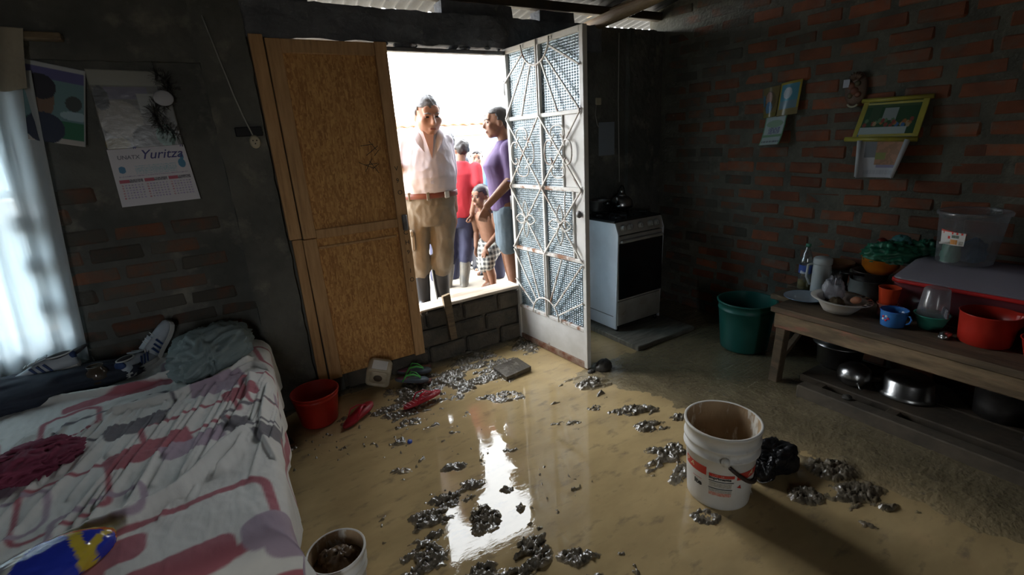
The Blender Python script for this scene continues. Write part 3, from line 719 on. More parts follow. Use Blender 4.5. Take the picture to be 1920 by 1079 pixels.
frame(ROSE, .03, -.24, 1.42, .22, .16, .15, .08); block(ROSE, -.28, 1.30, .15, .05, .12, .04); block(MAUVE, -.02, 1.33, .10, .055, .1, .04); block(ROSE, -.45, 1.44, .10, .055, .1, .03)
block(ROSE, -.42, 1.98, .13, .065, .3, .02); frame(ROSE, .02, -.30, 2.12, .17, .10, .25, .04); block(GREY, -.18, 1.98, .09, .035, .3, .01); block(MAUVE, -.28, 1.93, .10, .05, .3, .02)
frame(ROSE, .016, -.62, 1.82, .12, .15, .2, .05); frame(MAUVE, .016, -.78, 1.80, .13, .12, .2, .05); block(MAUVE, -.88, 2.02, .10, .07, .2, .03); block(GREY, -.50, 2.22, .10, .06, .25, .02)
frame(ROSE, .02, -.75, 2.42, .10, .13, .2, .06); block(ROSE, -.62, 2.60, .20, .03, .1, .02); frame(GREY, .016, -.58, 2.35, .2, .14, .3, .1); frame(ROSE, .025, .02, 2.72, .09, .12, .2, .04); frame(MAUVE, .02, -.35, 2.80, .14, .1, .1, .05)
block(ROSE, .20, 2.05, .05, .12, 0, .03); frame(ROSE, .02, -1.1, 2.2, .2, .2, .3, .08); block(MAUVE, -1.15, 1.7, .14, .08, .2, .03); frame(GREY, .02, -.05, 2.05, .14, .10, .3, .04)
block(ROSE, .05, 1.13, .12, .05, .1, .02); frame(MAUVE, .02, -.5, 1.66, .12, .10, .2, .04)
SC *= (.93+.10*fbm(SU*30, SV*30, 3))[..., None]
M['sheet'] = mat('printed_cotton_sheet', (.7, .68, .64), .85, attr='tint', bump=.25, bs=160, bd=.002, spec=.2, sheen=.2)
ox = ox + (oy-1.85)*.055
sh = link('bed_sheet', grid_mesh('bed_sheet', ox, oy, Zs, M['sheet'], SC))
tag(sh, 'rumpled off-white sheet printed with rose and mauve rounded blocks on bed', 'bed sheet'); solidify(sh, .003)
# ------------------------------------------------------------------ things on the floor
def bucket(name, label, loc, r0, r1, h, m, min_=None, lip=.006, t=.004, ridges=(), cat='bucket', n=40, rot=None, floor_z=.012, mrim=None):
    o = thing(name, label, cat, loc, rot=rot)
    rr_ = lambda z: r0+(r1-r0)*z/h
    prof = [(r0-.006, 0), (r0, .006)]
    zs = sorted(set([.02, h*.5] + [z for z, _ in ridges]))
    for z in zs:
        k = dict(ridges).get(z)
        if k: prof += [(rr_(z)-0, z-.007), (rr_(z)+k, z-.004), (rr_(z)+k, z+.004), (rr_(z), z+.007)]
        else: prof.append((rr_(z), z))
    prof += [(r1, h-.014), (r1+lip, h-.012), (r1+lip, h-.002), (r1+lip*.6, h), (r1-t*.3, h), (r1-t, h-.002)]
    q = MB(); q.lathe(prof, n, tw='open'); q.build('shell', m, o)
    q = MB(); q.lathe([(r1-t, h-.002), (rr_(h*.5)-t, h*.5), (rr_(floor_z)-t, floor_z), (0, floor_z)], n, tw='open'); q.build('inside', min_ or m, o)
    return o
# --- white paint bucket
M['wb'] = mat('white_bucket_plastic', (.70, .69, .66), .42, c2=(.60, .57, .50), ns=5, c3=(.33, .25, .16), ns3=7, lo3=.60, hi3=.80, spec=.4)
M['wb_in'] = mat('mud_caked_plastic', (.46, .33, .20), .6, c2=(.34, .23, .13), ns=9, c3=(.72, .68, .60), ns3=9, lo3=.54, hi3=.60, stretch=(1.6, 1.6, .55), bump=.4, bs=40)
M['red_print'] = mat('red_print', (.58, .035, .025), .5, c2=(.5, .06, .04), ns=20); M['black_print'] = mat('black_print', (.03, .03, .03), .6); M['grey_print'] = mat('grey_print', (.36, .34, .29), .6, c2=(.5, .48, .43), ns=160, lo=.45, hi=.55)
M['pink_print'] = mat('salmon_print', (.60, .25, .19), .6, c2=(.66, .5, .44), ns=140, lo=.45, hi=.58); M['yellow_print'] = mat('cream_print', (.78, .66, .38), .6); M['grime'] = mat('dark_grip', (.045, .03, .025), .55)
WB0, WB1, WBH = .128, .149, .368
wb = bucket('paint_bucket', 'muddy white paint bucket with red label standing in the middle of the floor', (1.622, 1.072, -.004), WB0, WB1, WBH, M['wb'], M['wb_in'], .007, .004, ((.30, .009), (.255, .011)), n=56, floor_z=.05)
face = math.atan2(-1.072, -1.622)
def on_bucket(x, y, z=0, off=.0012):
    r = WB0+(WB1-WB0)*y/WBH+off+z; a = face+x/WB0; return (r*math.cos(a), r*math.sin(a), y)
def decal(name, x0, x1, y0_, y1_, m, n=8, sk=0):
    q = MB(); R0 = [on_bucket(x0+(x1-x0)*i/n, y0_+sk*i/n) for i in range(n+1)]; R1 = [on_bucket(x0+(x1-x0)*i/n, y1_+sk*i/n) for i in range(n+1)]
    q.loft([R0, R1], False, False); return q.build(name, m, wb)
def btext(txt, x, y, size, m, sh_=0, bold=0):
    me = text_mesh(txt, size, m, .0002, sh_, bold); map_mesh(me, lambda a, b_, c_: on_bucket(x+a, y+b_, c_, .0018)); link('lettering', me, wb)
decal('label_band', -.034, .058, .173, .188, M['red_print']); btext('CPP   04', -.022, .175, .012, M['pink_print'])
btext('imprimante', -.034, .158, .0175, M['black_print'], 0, .0006)
decal('label_rule', -.034, .057, .150, .1535, M['black_print']); decal('label_text_block', -.032, .050, .122, .146, M['grey_print']); decal('label_rule', -.034, .054, .1135, .117, M['black_print'])
decal('label_text_block', -.032, .052, .098, .111, M['grey_print']); decal('label_text_block', -.032, .052, .078, .096, M['pink_print'])
decal('red_band', -.150, -.044, .168, .208, M['red_print'], 14); btext('A', -.118, .176, .03, M['yellow_print'], .2); btext('P', -.146, .176, .03, M['yellow_print'], .2)
decal('red_band', .068, .175, .165, .200, M['red_print'], 14); btext('A', .118, .168, .036, M['yellow_print'], .3)
btext('ite', -.096, .098, .034, M['black_print'], 0, .0012); decal('label_rule', -.104, -.062, .136, .138, M['red_print'])
q = MB(); q.loft([[on_bucket(.072, .128), on_bucket(.084, .140), on_bucket(.090, .120)], [on_bucket(.072, .128, .0004), on_bucket(.084, .140, .0004), on_bucket(.090, .120, .0004)]]); q.build('label_mark', M['red_print'], wb)
# bail handle hanging down on the right
a0, a1 = face+.14, face+.14+PI
e0 = Vector((.160*math.cos(a0), .160*math.sin(a0), .262)); e1 = Vector((.160*math.cos(a1), .160*math.sin(a1), .262)); mid = (e0+e1)/2
dn_ = Vector((math.cos(a0+PI/2), math.sin(a0+PI/2), -1.05)).normalized()
pts = [mid+(e0-mid)*math.cos(t)+dn_*.205*math.sin(t) for t in np.linspace(0, PI, 25)]
q = MB(); q.tube(pts, .0025, 8); hd = q.build('bail', M['steel'], wb)
q = MB(); q.tube(pts[1:14], .0082, 10); q.build('grip', M['grime'], hd)
for e in (e0, e1):
    q = MB(); d_ = Vector((e.x, e.y, 0)).normalized(); q.tube([e-d_*.02, e+d_*.004], .017, 14); q.build('ear', M['wb'], wb)
# --- black rubbish bag
def crumple(name, c, r, seed, m, amp=.18, fr=9, flat=True, n=56, mm=30, rot=0, ridge=.75, parent=None, hollow=0):
    th = np.linspace(0, PI, mm+1); ph = np.linspace(0, 2*PI, n, endpoint=False); T, Pp = np.meshgrid(th, ph, indexing='ij')
    x, y, z = np.sin(T)*np.cos(Pp), np.sin(T)*np.sin(Pp), -np.cos(T)
    rgh = np.zeros(T.shape)
    for i in range(T.shape[0]):
        for j in range(T.shape[1]):
            p = Vector((x[i, j], y[i, j], z[i, j]))
            a = mnoise.noise(p*fr*.35+Vector((seed, 0, 0))); b_ = 1-abs(mnoise.noise(p*fr*.6+Vector((0, seed, 0))+Vector((a, a, a))*1.2)); e_ = 1-abs(mnoise.noise(p*fr*1.5+Vector((seed, seed, 0))))
            rgh[i, j] = a*.5+ridge*(b_-.8)*1.3+.35*(e_-.8)
    f = 1+amp*rgh
    X, Y, Z = x*f*r[0], y*f*r[1], z*f*r[2]
    if hollow: Z = Z-hollow*np.exp(-(X/(r[0]*.55))**2-(Y/(r[1]*.55))**2)*np.where(z > 0, 1, 0)
    if flat: Z = np.maximum(Z, -r[2]*.45)+r[2]*.45
    c_, s_ = math.cos(rot), math.sin(rot); X, Y = X*c_-Y*s_, X*s_+Y*c_
    q = MB(); q.loft([[(X[i, j], Y[i, j], Z[i, j]) for j in range(n)] for i in range(mm+1)], False)
    return q.build(name, m, parent, c)
M['black_bag'] = mat('black_plastic', (.012, .012, .013), .28, bump=.3, bs=40, bd=.01)
M['bag_edge'] = mat('bag_hem', (.45, .45, .46), .35)
bb = thing('rubbish_bag', 'crumpled black plastic bag lying behind the paint bucket', 'bag', (1.955, 1.03, .004))
crumple('body', (0, 0, 0), (.12, .085, .10), 4.2, M['black_bag'], .26, 5, rot=-.5, parent=bb, hollow=.05)
q = MB(); q.tube([(-.10+.055*math.cos(t)+.01*math.sin(3*t), -.02+.045*math.sin(t), .055+.05*math.sin(t+.6)) for t in np.linspace(0, 2*PI, 24, endpoint=False)], .0022, 6, True); q.build('hem', M['bag_edge'], bb)
crumple('loose_flap', (-.095, -.02, 0), (.06, .05, .09), 9.1, M['black_bag'], .28, 5, parent=bb, hollow=.06)
# --- red bucket
M['red_pl'] = mat('red_plastic', (.42, .022, .012), .38, c2=(.33, .02, .012), ns=6, spec=.4)
M['red_in'] = mat('red_plastic_inside', (.30, .02, .012), .5)
rb = bucket('red_bucket', 'red plastic bucket standing between bed and boarded door leaf', (.232, 2.79, .004), .103, .132, .205, M['red_pl'], M['red_in'], .004, .003, ((.175, .003),))
# --- cut-off canister lying on its side
M['beige_pl'] = mat('beige_plastic', (.46, .40, .29), .5, c2=(.34, .28, .19), ns=7, c3=(.22, .16, .1), ns3=9, lo3=.6, hi3=.8); M['white_pl'] = mat('white_plastic', (.66, .66, .64), .4)
def rsq(h_, r, z, n=6):
    P = []
    for cx, cy_, a0_ in ((h_-r, h_-r, 0), (-(h_-r), h_-r, PI/2), (-(h_-r), -(h_-r), PI), (h_-r, -(h_-r), 1.5*PI)):
        for k in range(n+1): t = a0_+PI/2*k/n; P.append((cx+r*math.cos(t), cy_+r*math.sin(t), z))
    return P
jg = thing('plastic_canister', 'dirty beige square canister lying with its base showing beside the flip-flops', 'canister', (.632, 2.915, .098), rot=(PI/2+.32, .28, -.42))
q = MB(); H_ = .078
q.loft([rsq(H_*.9, .03, -.12), rsq(H_, .03, -.10), rsq(H_, .03, -.01), rsq(H_*.97, .03, 0), rsq(H_*.80, .028, .002), rsq(H_*.74, .026, -.012), rsq(H_*.72, .024, -.014), rsq(H_*.62, .02, -.004), rsq(H_*.60, .02, -.002)]); q.build('body', M['beige_pl'], jg)
q = MB(); q.lathe([(0, .003), (.026, .003), (.03, -.004)], 20); q.build('base_boss', M['wood_dark'], jg)
q = MB(); q.box((0, H_-.004, -.05), (.10, .012, .085), .004); q.build('label_patch', M['white_pl'], jg)
# --- flip-flops
def outline(L, n=28):
    P = []
    for k in range(n):
        t = 2*PI*k/n; x = L*.5*math.cos(t); s_ = math.cos(t)
        wd = (.040+.008*s_)*(1-.18*math.exp(-((s_+.05)/.35)**2)); P.append((x, wd*math.sin(t)*(1.12 if True else 1)))
    return P
def flipflop(name, label, loc, rz, top, strap, L=.26, rx=0, ry=0, ribs=None, heel=None):
    o = thing(name, label, 'flip-flop', loc, group=None, rot=(rx, ry, rz))
    P = outline(L)
    q = MB(); q.loft([[(x*.97, y*.95, 0) for x, y in P], [(x, y, .004) for x, y in P], [(x, y, .014) for x, y in P], [(x*.98, y*.97, .017) for x, y in P]]); q.build('sole', M['ff_base'] if heel else top, o)
    q = MB(); q.loft([[(x*.95, y*.93, .0165) for x, y in P], [(x*.94, y*.92, .0195) for x, y in P]]); fb = q.build('footbed', top, o)
    if heel:
        q = MB(); PP = [(x*.93, y*.91) for x, y in P if x < -.02]; q.loft([[(x, y, .0196) for x, y in PP], [(x, y, .0204) for x, y in PP]]); q.build('heel_area', heel, fb)
    if ribs:
        for k in range(9):
            x = -L*.44+k*L*.10; wd = .032*(1-.25*math.exp(-((x/(L*.5)+.05)/.35)**2))
            q = MB(); q.box((x, 0, .0205), (.005, wd*2, .002)); q.build('rib', ribs, fb)
    th_ = Vector((L*.27, 0, .018))
    for s_ in (-1, 1):
        pts = [th_+Vector((0, 0, .0)), th_+Vector((-.004, s_*.004, .016)), th_+Vector((-.04, s_*.018, .036)), th_+Vector((-.085, s_*.034, .034)), Vector((-.03-.02, s_*.037, .010))]
        q = MB(); q.tube(pts, [.005, .006, .0075, .0075, .007], 8, flat=.55); q.build('strap', strap, o)
    return o
M['ff_base'] = mat('foam_edge', (.10, .11, .13), .6)
M['ff_blue'] = mat('teal_grey_foam', (.16, .22, .25), .5, c2=(.11, .14, .17), ns=12); M['ff_pink'] = mat('mauve_foam', (.26, .10, .15), .5); M['ff_green'] = mat('bright_green_rubber', (.10, .48, .10), .35)
M['ff_red'] = mat('crimson_foam', (.42, .02, .035), .4, c2=(.36, .02, .03), ns=20); M['ff_redstrap'] = mat('crimson_rubber', (.46, .015, .035), .3); M['ff_rib'] = mat('rose_ribs', (.62, .22, .25), .5)
flipflop('flip_flop', 'green-strapped flip-flop farther from the room, next to the wall step', (.905, 2.985, .030), -.62, M['ff_blue'], M['ff_green'], .25, .05, -.04, heel=M['ff_pink'])
flipflop('flip_flop', 'green-strapped flip-flop beside the plastic canister, nearer one of its pair', (.842, 2.862, .034), -.80, M['ff_blue'], M['ff_green'], .25, -.08, -.06, heel=M['ff_pink'])
flipflop('flip_flop', 'crimson flip-flop next to the red bucket', (.432, 2.668, .020), .62, M['ff_red'], M['ff_redstrap'], .26, .02, -.10)
flipflop('flip_flop', 'crimson ribbed flip-flop on the mud nearer the doorway', (.808, 2.578, .030), .14, M['ff_red'], M['ff_redstrap'], .26, -.18, -.07, ribs=M['ff_rib'])
# brick scraps under the green pair
M['tilepiece'] = mat('rose_tile_piece', (.26, .12, .09), .8)
for k, (x, y, z, r) in enumerate(((.985, 3.03, .022, -.5), (.915, 2.84, .018, -.6))):
    q = MB(); q.box((0, 0, 0), (.11, .05, .022), .004); o = q.build('brick_scrap', M['tilepiece'], None, (x, y, z)); o.rotation_euler = (0, 0, r)
    tag(o, ('flat reddish brick scrap under the farther green flip-flop', 'flat reddish brick scrap under the nearer green flip-flop')[k], 'brick scrap')
# --- concrete slab, stone, cap
M['slab'] = mat('wet_cement_slab', (.105, .09, .068), .3, c2=(.065, .056, .044), ns=12, bump=.5, bs=50, bd=.006, rough2=.2)
q = MB(); q.prism([(-.108, -.085), (.105, -.082), (.112, .088), (-.098, .092)], 0, .032); o = q.build('paving_slab', M['slab'], None, (1.482, 2.607, .006)); o.rotation_euler = (.03, -.03, .08)
tag(o, 'square wet cement slab lying in the mud before the doorway', 'slab')
M['stone'] = mat('dark_stone', (.06, .055, .048), .5, bump=.6, bs=30)
o = crumple('stone', (2.01, 2.255, .0), (.075, .05, .045), 2.2, M['stone'], .2, 6, n=28, mm=16, rot=.4); tag(o, 'dark wet stone beside the foot of the metal door', 'stone')
o = crumple('pebble', (1.905, 2.262, .0), (.03, .02, .016), 5.2, M['stone'], .2, 6, n=20, mm=12); tag(o, 'small dark pebble under the metal door corner', 'stone')
M['blue_cap'] = mat('blue_plastic', (.03, .08, .42), .3)
q = MB(); q.lathe([(.012, 0), (.0135, .002), (.0135, .01), (.011, .013), (0, .013)], 18); o = q.build('bottle_cap', M['blue_cap'], None, (.603, 2.252, .0)); o.rotation_euler = (.3, .2, 0); tag(o, 'small blue bottle cap lying in the shallow water', 'bottle cap')
# --- bucket with dirty water at the foot of the bed
M['rag'] = mat('soaked_rag', (.09, .055, .03), .35, c2=(.17, .11, .06), ns=14)
sb = bucket('slop_bucket', 'small white bucket of dirty water at the foot of the bed', (.085, 1.452, -.002), .072, .094, .25, M['wb'], M['wb_in'], .005, .003, ((.20, .006), (.17, .006)), floor_z=.03)
q = MB(); q.lathe([(.087, .19), (0, .19)], 36, tw='open'); q.build('dirty_water', mat('brown_water', (.12, .075, .035), .05, spec=.6), sb)
crumple('soaked_rag', (.01, .01, .17), (.055, .05, .045), 3.3, M['rag'], .5, 9, n=40, mm=20, parent=sb); crumple('soaked_rag', (-.03, .04, .175), (.03, .028, .035), 6.3, M['rag'], .4, 9, n=30, mm=16, parent=sb)
# ------------------------------------------------------------------ cooker on its platform
M['enamel'] = mat('white_enamel', (.62, .65, .70), .35, c2=(.52, .54, .58), ns=3, c3=(.36, .30, .22), ns3=14, lo3=.68, hi3=.8)
M['enamel_front'] = mat('greasy_enamel', (.36, .35, .33), .45, c2=(.24, .225, .2), ns=4, c3=(.12, .1, .08), ns3=9, lo3=.62, hi3=.8)
M['oven_glass'] = mat('black_oven_glass', (.008, .008, .009), .12); M['hob'] = mat('black_hob', (.014, .014, .015), .25, bump=.2, bs=40)
M['knob'] = mat('grey_knob', (.24, .24, .23), .4); M['alu'] = mat('worn_aluminium', (.50, .50, .50), .28, metal=1, c2=(.34, .34, .34), ns=9, bump=.08, bs=30); M['alu_dark'] = mat('blackened_aluminium', (.22, .21, .205), .38, metal=.9, c2=(.10, .095, .09), ns=7)
pf = MB(); pf.box((2.70, 2.66, .0), (.62, .72, .075), .006); o = pf.build('wooden_platform', mat('grey_board', (.21, .19, .155), .8, c2=(.11, .1, .08), ns=5, stretch=(1, 6, 1), bump=.4, bs=16), None); tag(o, 'low grey wooden platform under the white cooker', 'platform')
ck = thing('gas_cooker', 'white enamel gas cooker with black oven door beside the metal door', 'cooker', (2.70, 2.82, .038))
CW, CD, CH = .49, .46, .885
def cb(name, x0, x1, y0_, y1_, z0, z1, m, bev=.006, par=ck):
    q = MB(); q.box(((x0+x1)/2, (y0_+y1_)/2, (z0+z1)/2), (x1-x0, y1_-y0_, z1-z0), bev); return q.build(name, m, par)
hx, hy = CW/2, CD/2
q = MB(); q.prism([(-hy+.02, .02), (hy, .02), (hy, CH-.012), (-hy+.035, CH-.012), (-hy+.0, CH-.10), (-hy+.018, .14)], -hx, -hx+.012, 'x'); q.build('side_panel', M['enamel'], ck)
q = MB(); q.prism([(-hy+.02, .02), (hy, .02), (hy, CH-.012), (-hy+.035, CH-.012), (-hy+.0, CH-.10), (-hy+.018, .14)], hx-.012, hx, 'x'); q.build('side_panel', M['enamel'], ck)
cb('back_panel', -hx+.012, hx-.012, hy-.01, hy, .02, CH-.01, M['enamel'])
cb('body', -hx+.012, hx-.012, -hy+.03, hy-.01, .03, CH-.03, M['hob'])
cb('hob', -hx-.004, hx+.004, -hy+.03, hy+.004, CH-.022, CH, M['hob'], .008)
q = MB(); q.prism([(-hy+.002, CH-.105), (-hy+.03, CH-.105), (-hy+.045, CH-.012), (-hy+.030, CH-.012)], -hx+.008, hx-.008, 'x'); cp = q.build('control_panel', M['enamel_front'], ck)
for k in range(5):
    x = (-.185, -.115, -.005, .10, .165)[k]
    q = MB(); q.M = Matrix.Translation((x, -hy+.013, CH-.058)) @ Matrix.Rotation(PI/2-.25, 4, 'X'); q.lathe([(.027, 0), (.027, .004), (.022, .006), (.020, .024), (.017, .026), (0, .026)], 22); q.box((0, .0, .026), (.006, .034, .008), .001); q.build('knob', M['knob'], cp)
cb('handle', -hx+.02, hx-.02, -hy-.022, -hy+.004, CH-.168, CH-.143, M['enamel_front'], .009)
cb('oven_door', -hx+.008, hx-.008, -hy+.005, -hy+.03, .255, CH-.115, M['enamel_front'], .005); cb('oven_window', -hx+.010, hx-.010, -hy-.001, -hy+.006, .27, CH-.17, M['oven_glass'], .002)
cb('drawer', -hx+.008, hx-.008, -hy+.008, -hy+.03, .05, .25, M['enamel_front'], .005); cb('plinth_strip', -hx-.001, -hx+.002, -hy+.05, hy, .12, .126, M['steel'], 0)
for sx in (-1, 1):
    for sy in (-1, 1): q = MB(); q.lathe([(.014, 0), (.014, .034)], 10, (sx*(hx-.03), sy*(hy-.04), 0)); q.build('foot', M['hob'], ck)
for sx in (-.11, .11):
    for sy in (-.09, .12):
        q = MB(); q.lathe([(.05, CH), (.05, CH+.008), (.035, CH+.014), (0, CH+.014)], 20, (sx, sy, 0)); q.build('burner', M['hob'], ck)
        q = MB()
        for a in (0, PI/2): q.bar((sx-.09*math.cos(a), sy-.09*math.sin(a), CH+.026), (sx+.09*math.cos(a), sy+.09*math.sin(a), CH+.026), .006, .008)
        for a in (0, PI/2, PI, 1.5*PI): q.bar((sx+.088*math.cos(a), sy+.088*math.sin(a), CH), (sx+.088*math.cos(a), sy+.088*math.sin(a), CH+.028), .006, .006)
        q.build('pan_support', M['hob'], ck)
# kettle
kt = thing('kettle', 'dull aluminium kettle standing on the hob of the cooker', 'kettle', (2.815, 2.93, .038+CH+.031), .5)
q = MB(); q.lathe([(.078, 0), (.088, .008), (.092, .03), (.084, .065), (.062, .09), (.042, .1), (.04, .104), (0, .104)], 28); q.build('body', M['alu'], kt)
q = MB(); q.lathe([(.042, .104), (.036, .114), (.012, .122), (.010, .13), (.014, .138), (.008, .144), (0, .144)], 20); q.build('lid', M['alu'], kt)
q = MB(); q.tube([(-.075, 0, .04), (-.105, 0, .07), (-.125, 0, .105)], [.018, .012, .009], 10); q.build('spout', M['alu'], kt)
q = MB(); q.tube([(.085*math.cos(t), 0, .075+.11*math.sin(t)) for t in np.linspace(.1, PI-.1, 15)], .005, 8); q.build('handle', M['hob'], kt)
# pot further back on the hob
pt = thing('saucepan', 'blackened saucepan at the back of the hob behind the kettle', 'saucepan', (2.60, 2.95, .038+CH+.031))
q = MB(); q.lathe([(.07, 0), (.08, .01), (.082, .085), (.088, .088), (.08, .09), (.077, .08), (.072, .012), (0, .012)], 26); q.build('pan', M['alu_dark'], pt)
q = MB(); q.tube([(-.03, -.075, .07), (-.05, -.12, .075), (-.07, -.18, .085)], [.008, .007, .009], 8); q.build('handle', M['hob'], pt)
# ------------------------------------------------------------------ green tub
M['green_pl'] = mat('dark_green_plastic', (.012, .105, .085), .4, c2=(.01, .08, .065), ns=4, c3=(.09, .09, .06), ns3=8, lo3=.62, hi3=.8)
gt = bucket('green_tub', 'large dark green plastic tub on the floor between cooker and bench', (3.02, 1.885, .014), .155, .188, .36, M['green_pl'], None, .008, .005, ((.30, .004),), 'tub')
# ------------------------------------------------------------------ low bench
M['bench'] = mat('grimy_bench_wood', (.145, .10, .06), .75, c2=(.075, .056, .036), ns=5, stretch=(4, .6, 4), bump=.5, bs=22, bd=.006, c3=(.22, .11, .07), ns3=4, lo3=.58, hi3=.75)
M['bench_front'] = mat('worn_bench_front', (.25, .175, .10), .75, c2=(.12, .085, .05), ns=6, stretch=(4, .8, 4), bump=.5, bs=22, bd=.006, c3=(.30, .12, .08), ns3=5, lo3=.56, hi3=.7)
bn = thing('bench', 'long low grimy wooden bench crowded with kitchenware along brick wall', 'bench', (2.74, 1.5, 0))
ZB = .50; YE = -1.7
for k, (x0, x1, ye, dz) in enumerate(((2.685, 2.90, 1.525, 0), (2.905, 3.14, 1.66, -.003), (3.145, 3.39, 1.69, -.001))):
    q = MB(); q.box(((x0+x1)/2-2.74, (ye+YE)/2-1.5, ZB-.0175+dz), (x1-x0, ye-YE, .035), .005); o = q.build('plank', M['bench'], bn)
q = MB(); q.box((-.03, (1.50+YE)/2-1.5, .418), (.03, 1.50-YE, .094), .004); q.build('apron', M['bench_front'], bn)
q = MB(); q.box((.28, .0, .418), (.60, .03, .09), .004); q.build('end_apron', M['bench'], bn)
for y in (1.455, -.1, -1.6):
    for x in (2.735, 3.34):
        q = MB(); q.bar((x-2.74, y-1.5, .465), (x-2.74-.004, y+.02-1.5, -.01), .062, .055, up=(0, 1, 0), b=.004); q.build('leg', M['bench'], bn)
q = MB(); q.bar((.0, -.01, .10), (.55, .04, .34), .03, .03); q.build('brace', M['bench'], bn)
# low plank frame under the bench
lf = thing('plank_frame', 'muddy low frame of planks on the floor under the bench', 'frame', (2.7, .8, 0))
for k, (xa, xb, y1_, z, t) in enumerate(((2.645, 2.725, 1.30, .035, .09), (2.79, 2.99, 1.36, .055, .05), (3.0, 3.25, 1.36, .055, .05))):
    q = MB(); q.box(((xa+xb)/2-2.7, (y1_-1.6)/2-.8, z), (xb-xa, y1_+1.6, t), .006); q.build('plank', mat('muddy_plank', (.115, .092, .066), .8, c2=(.06, .05, .038), ns=5, bump=.5, bs=24) if k == 0 else M['wood_dark'], lf)
for y in (1.2, .86, -.4): q = MB(); q.box((.12, y-.8, .02), (.30, .06, .05), .006); q.build('bearer', M['wood_dark'], lf)
for k in range(2): q = MB(); q.box((.045, (.42, .06)[k], .06), (.07, .06, .04), .008); q.build('block', M['wood_dark'], lf)
# ------------------------------------------------------------------ kitchenware on the bench
zt = ZB+.001
def T(name, label, cat, x, y, z=zt, rz=0, **k): return thing(name, label, cat, (x, y, z), rz, **k)
def bowl(o, name, m, r0, r1, h, t=.003, n=36, lip=.004, sx=1, sy=1, bulge=.0):
    q = MB(); q.lathe([(0, 0), (r0, 0), (r0+(r1-r0)*.45+bulge, h*.4), (r1, h-.004), (r1+lip, h-.002), (r1+lip, h), (r1-t, h), (r0+(r1-r0)*.45-t+bulge, h*.42), (r0-t, t), (0, t)], n, sx=sx, sy=sy, tw='open'); return q.build(name, m, o)
M['pet'] = thin_glass('clear_plastic', (.72, .75, .73), (.6, .6, .6), (1, 1, 1), .16, .16, .08)[0]; M['pet_label'] = mat('bottle_label', (.05, .10, .36), .4, c2=(.5, .55, .6), ns=18, lo=.55, hi=.6); M['cap_g'] = mat('green_cap', (.06, .22, .15), .4)
bt = T('plastic_bottle', 'clear plastic bottle with blue label at the far end of bench', 'bottle', 3.13, 1.575)
q = MB(); q.lathe([(.03, 0), (.037, .006), (.038, .09), (.036, .10), (.038, .11), (.038, .18), (.036, .20), (.027, .235), (.016, .262), (.0125, .27), (.0125, .285)], 26); q.build('body', M['pet'], bt)
q = MB(); q.lathe([(.0386, .11), (.0386, .165)], 26, tw='open'); q.build('label_sleeve', M['pet_label'], bt)
q = MB(); q.lathe([(.0365, .006), (.0365, .06), (0, .06)], 22); q.build('liquid', mat('yellow_residue', (.32, .25, .05), .3), bt)
q = MB(); q.lathe([(.0155, .283), (.0155, .301), (0, .302)], 18); q.build('cap', M['cap_g'], bt)
M['jug_w'] = mat('white_jug_plastic', (.55, .58, .58), .4, c2=(.44, .46, .45), ns=5)
jw = T('thermos_jug', 'white cylindrical lidded jug between the bottle and the pots', 'jug', 3.125, 1.475)
q = MB(); q.lathe([(.048, 0), (.05, .006), (.051, .17), (.048, .185), (.048, .192)], 30); q.build('body', M['jug_w'], jw)
q = MB(); q.lathe([(.052, .188), (.053, .196), (.052, .222), (.045, .230), (0, .231)], 30); q.build('lid', M['jug_w'], jw)
q = MB(); q.tube([(-.03, .04, .19), (-.045, .062, .18), (-.045, .066, .10), (-.03, .046, .05)], .007, 8); q.build('handle', M['jug_w'], jw)
M['plate'] = mat('enamel_plate', (.42, .47, .52), .3, c2=(.34, .39, .45), ns=9); M['plate_b'] = mat('blue_enamel_edge', (.16, .25, .36), .3)
pl = T('plate', 'pale blue enamel dinner plate at the near corner of the bench end', 'plate', 2.945, 1.462)
q = MB(); q.lathe([(0, .001), (.07, .001), (.085, .006), (.112, .016), (.117, .018), (.112, .020), (.085, .010), (.07, .005), (0, .005)], 44, tw='open'); q.build('dish', M['plate'], pl)
q = MB(); q.tube([(.1165*math.cos(a), .1165*math.sin(a), .0185) for a in np.linspace(0, 2*PI, 44, endpoint=False)], .0022, 6, True); q.build('rim', M['plate_b'], pl)
q = MB(); q.bar((.05, -.05, .012), (.10, -.085, .021), .012, .003); o = q.build('spoon_handle', M['hob'], pl)
M['col_w'] = mat('cream_plastic', (.58, .55, .50), .4); M['hole'] = mat('slot_shadow', (.03, .026, .022), .9)
co = T('colander', 'oval cream plastic colander basket with slots holding eggs and bag', 'colander', 2.845, 1.232, rz=-.75)
bowl(co, 'basket', M['col_w'], .075, .125, .075, .003, 44, .008, 1.0, .72)
q = MB(); q.lathe([(.124, .073), (.155, .078), (.156, .081), (.124, .077)], 44, sx=1.0, sy=.72, tw='open'); q.build('flange', M['col_w'], co)
for k in range(6):
    a = -.95+.28*k
    q = MB(); q.box((0, 0, 0), (.018, .012, .002), .0); o = q.build('slot', M['hole'], co, (.140*math.cos(a), .140*.72*math.sin(a), .0802)); o.rotation_euler = (0, -.15, a)
co.rotation_euler = (.14, .10, -.75); co.location.z += .012
M['egg'] = mat('brown_egg', (.42, .18, .10), .5); M['veil'] = mat('crumpled_film', (.42, .42, .46), .35, alpha=.75, bump=.3, bs=50)
eg = MB(); eg.ball((0, 0, 0), (.021, .021, .027), 18, 12); o = eg.build('egg', M['egg'], None, (2.895, 1.170, zt+.078)); o.rotation_euler = (1.2, .3, 0); tag(o, 'brown egg at the rim of the colander beside the red cup', 'egg')
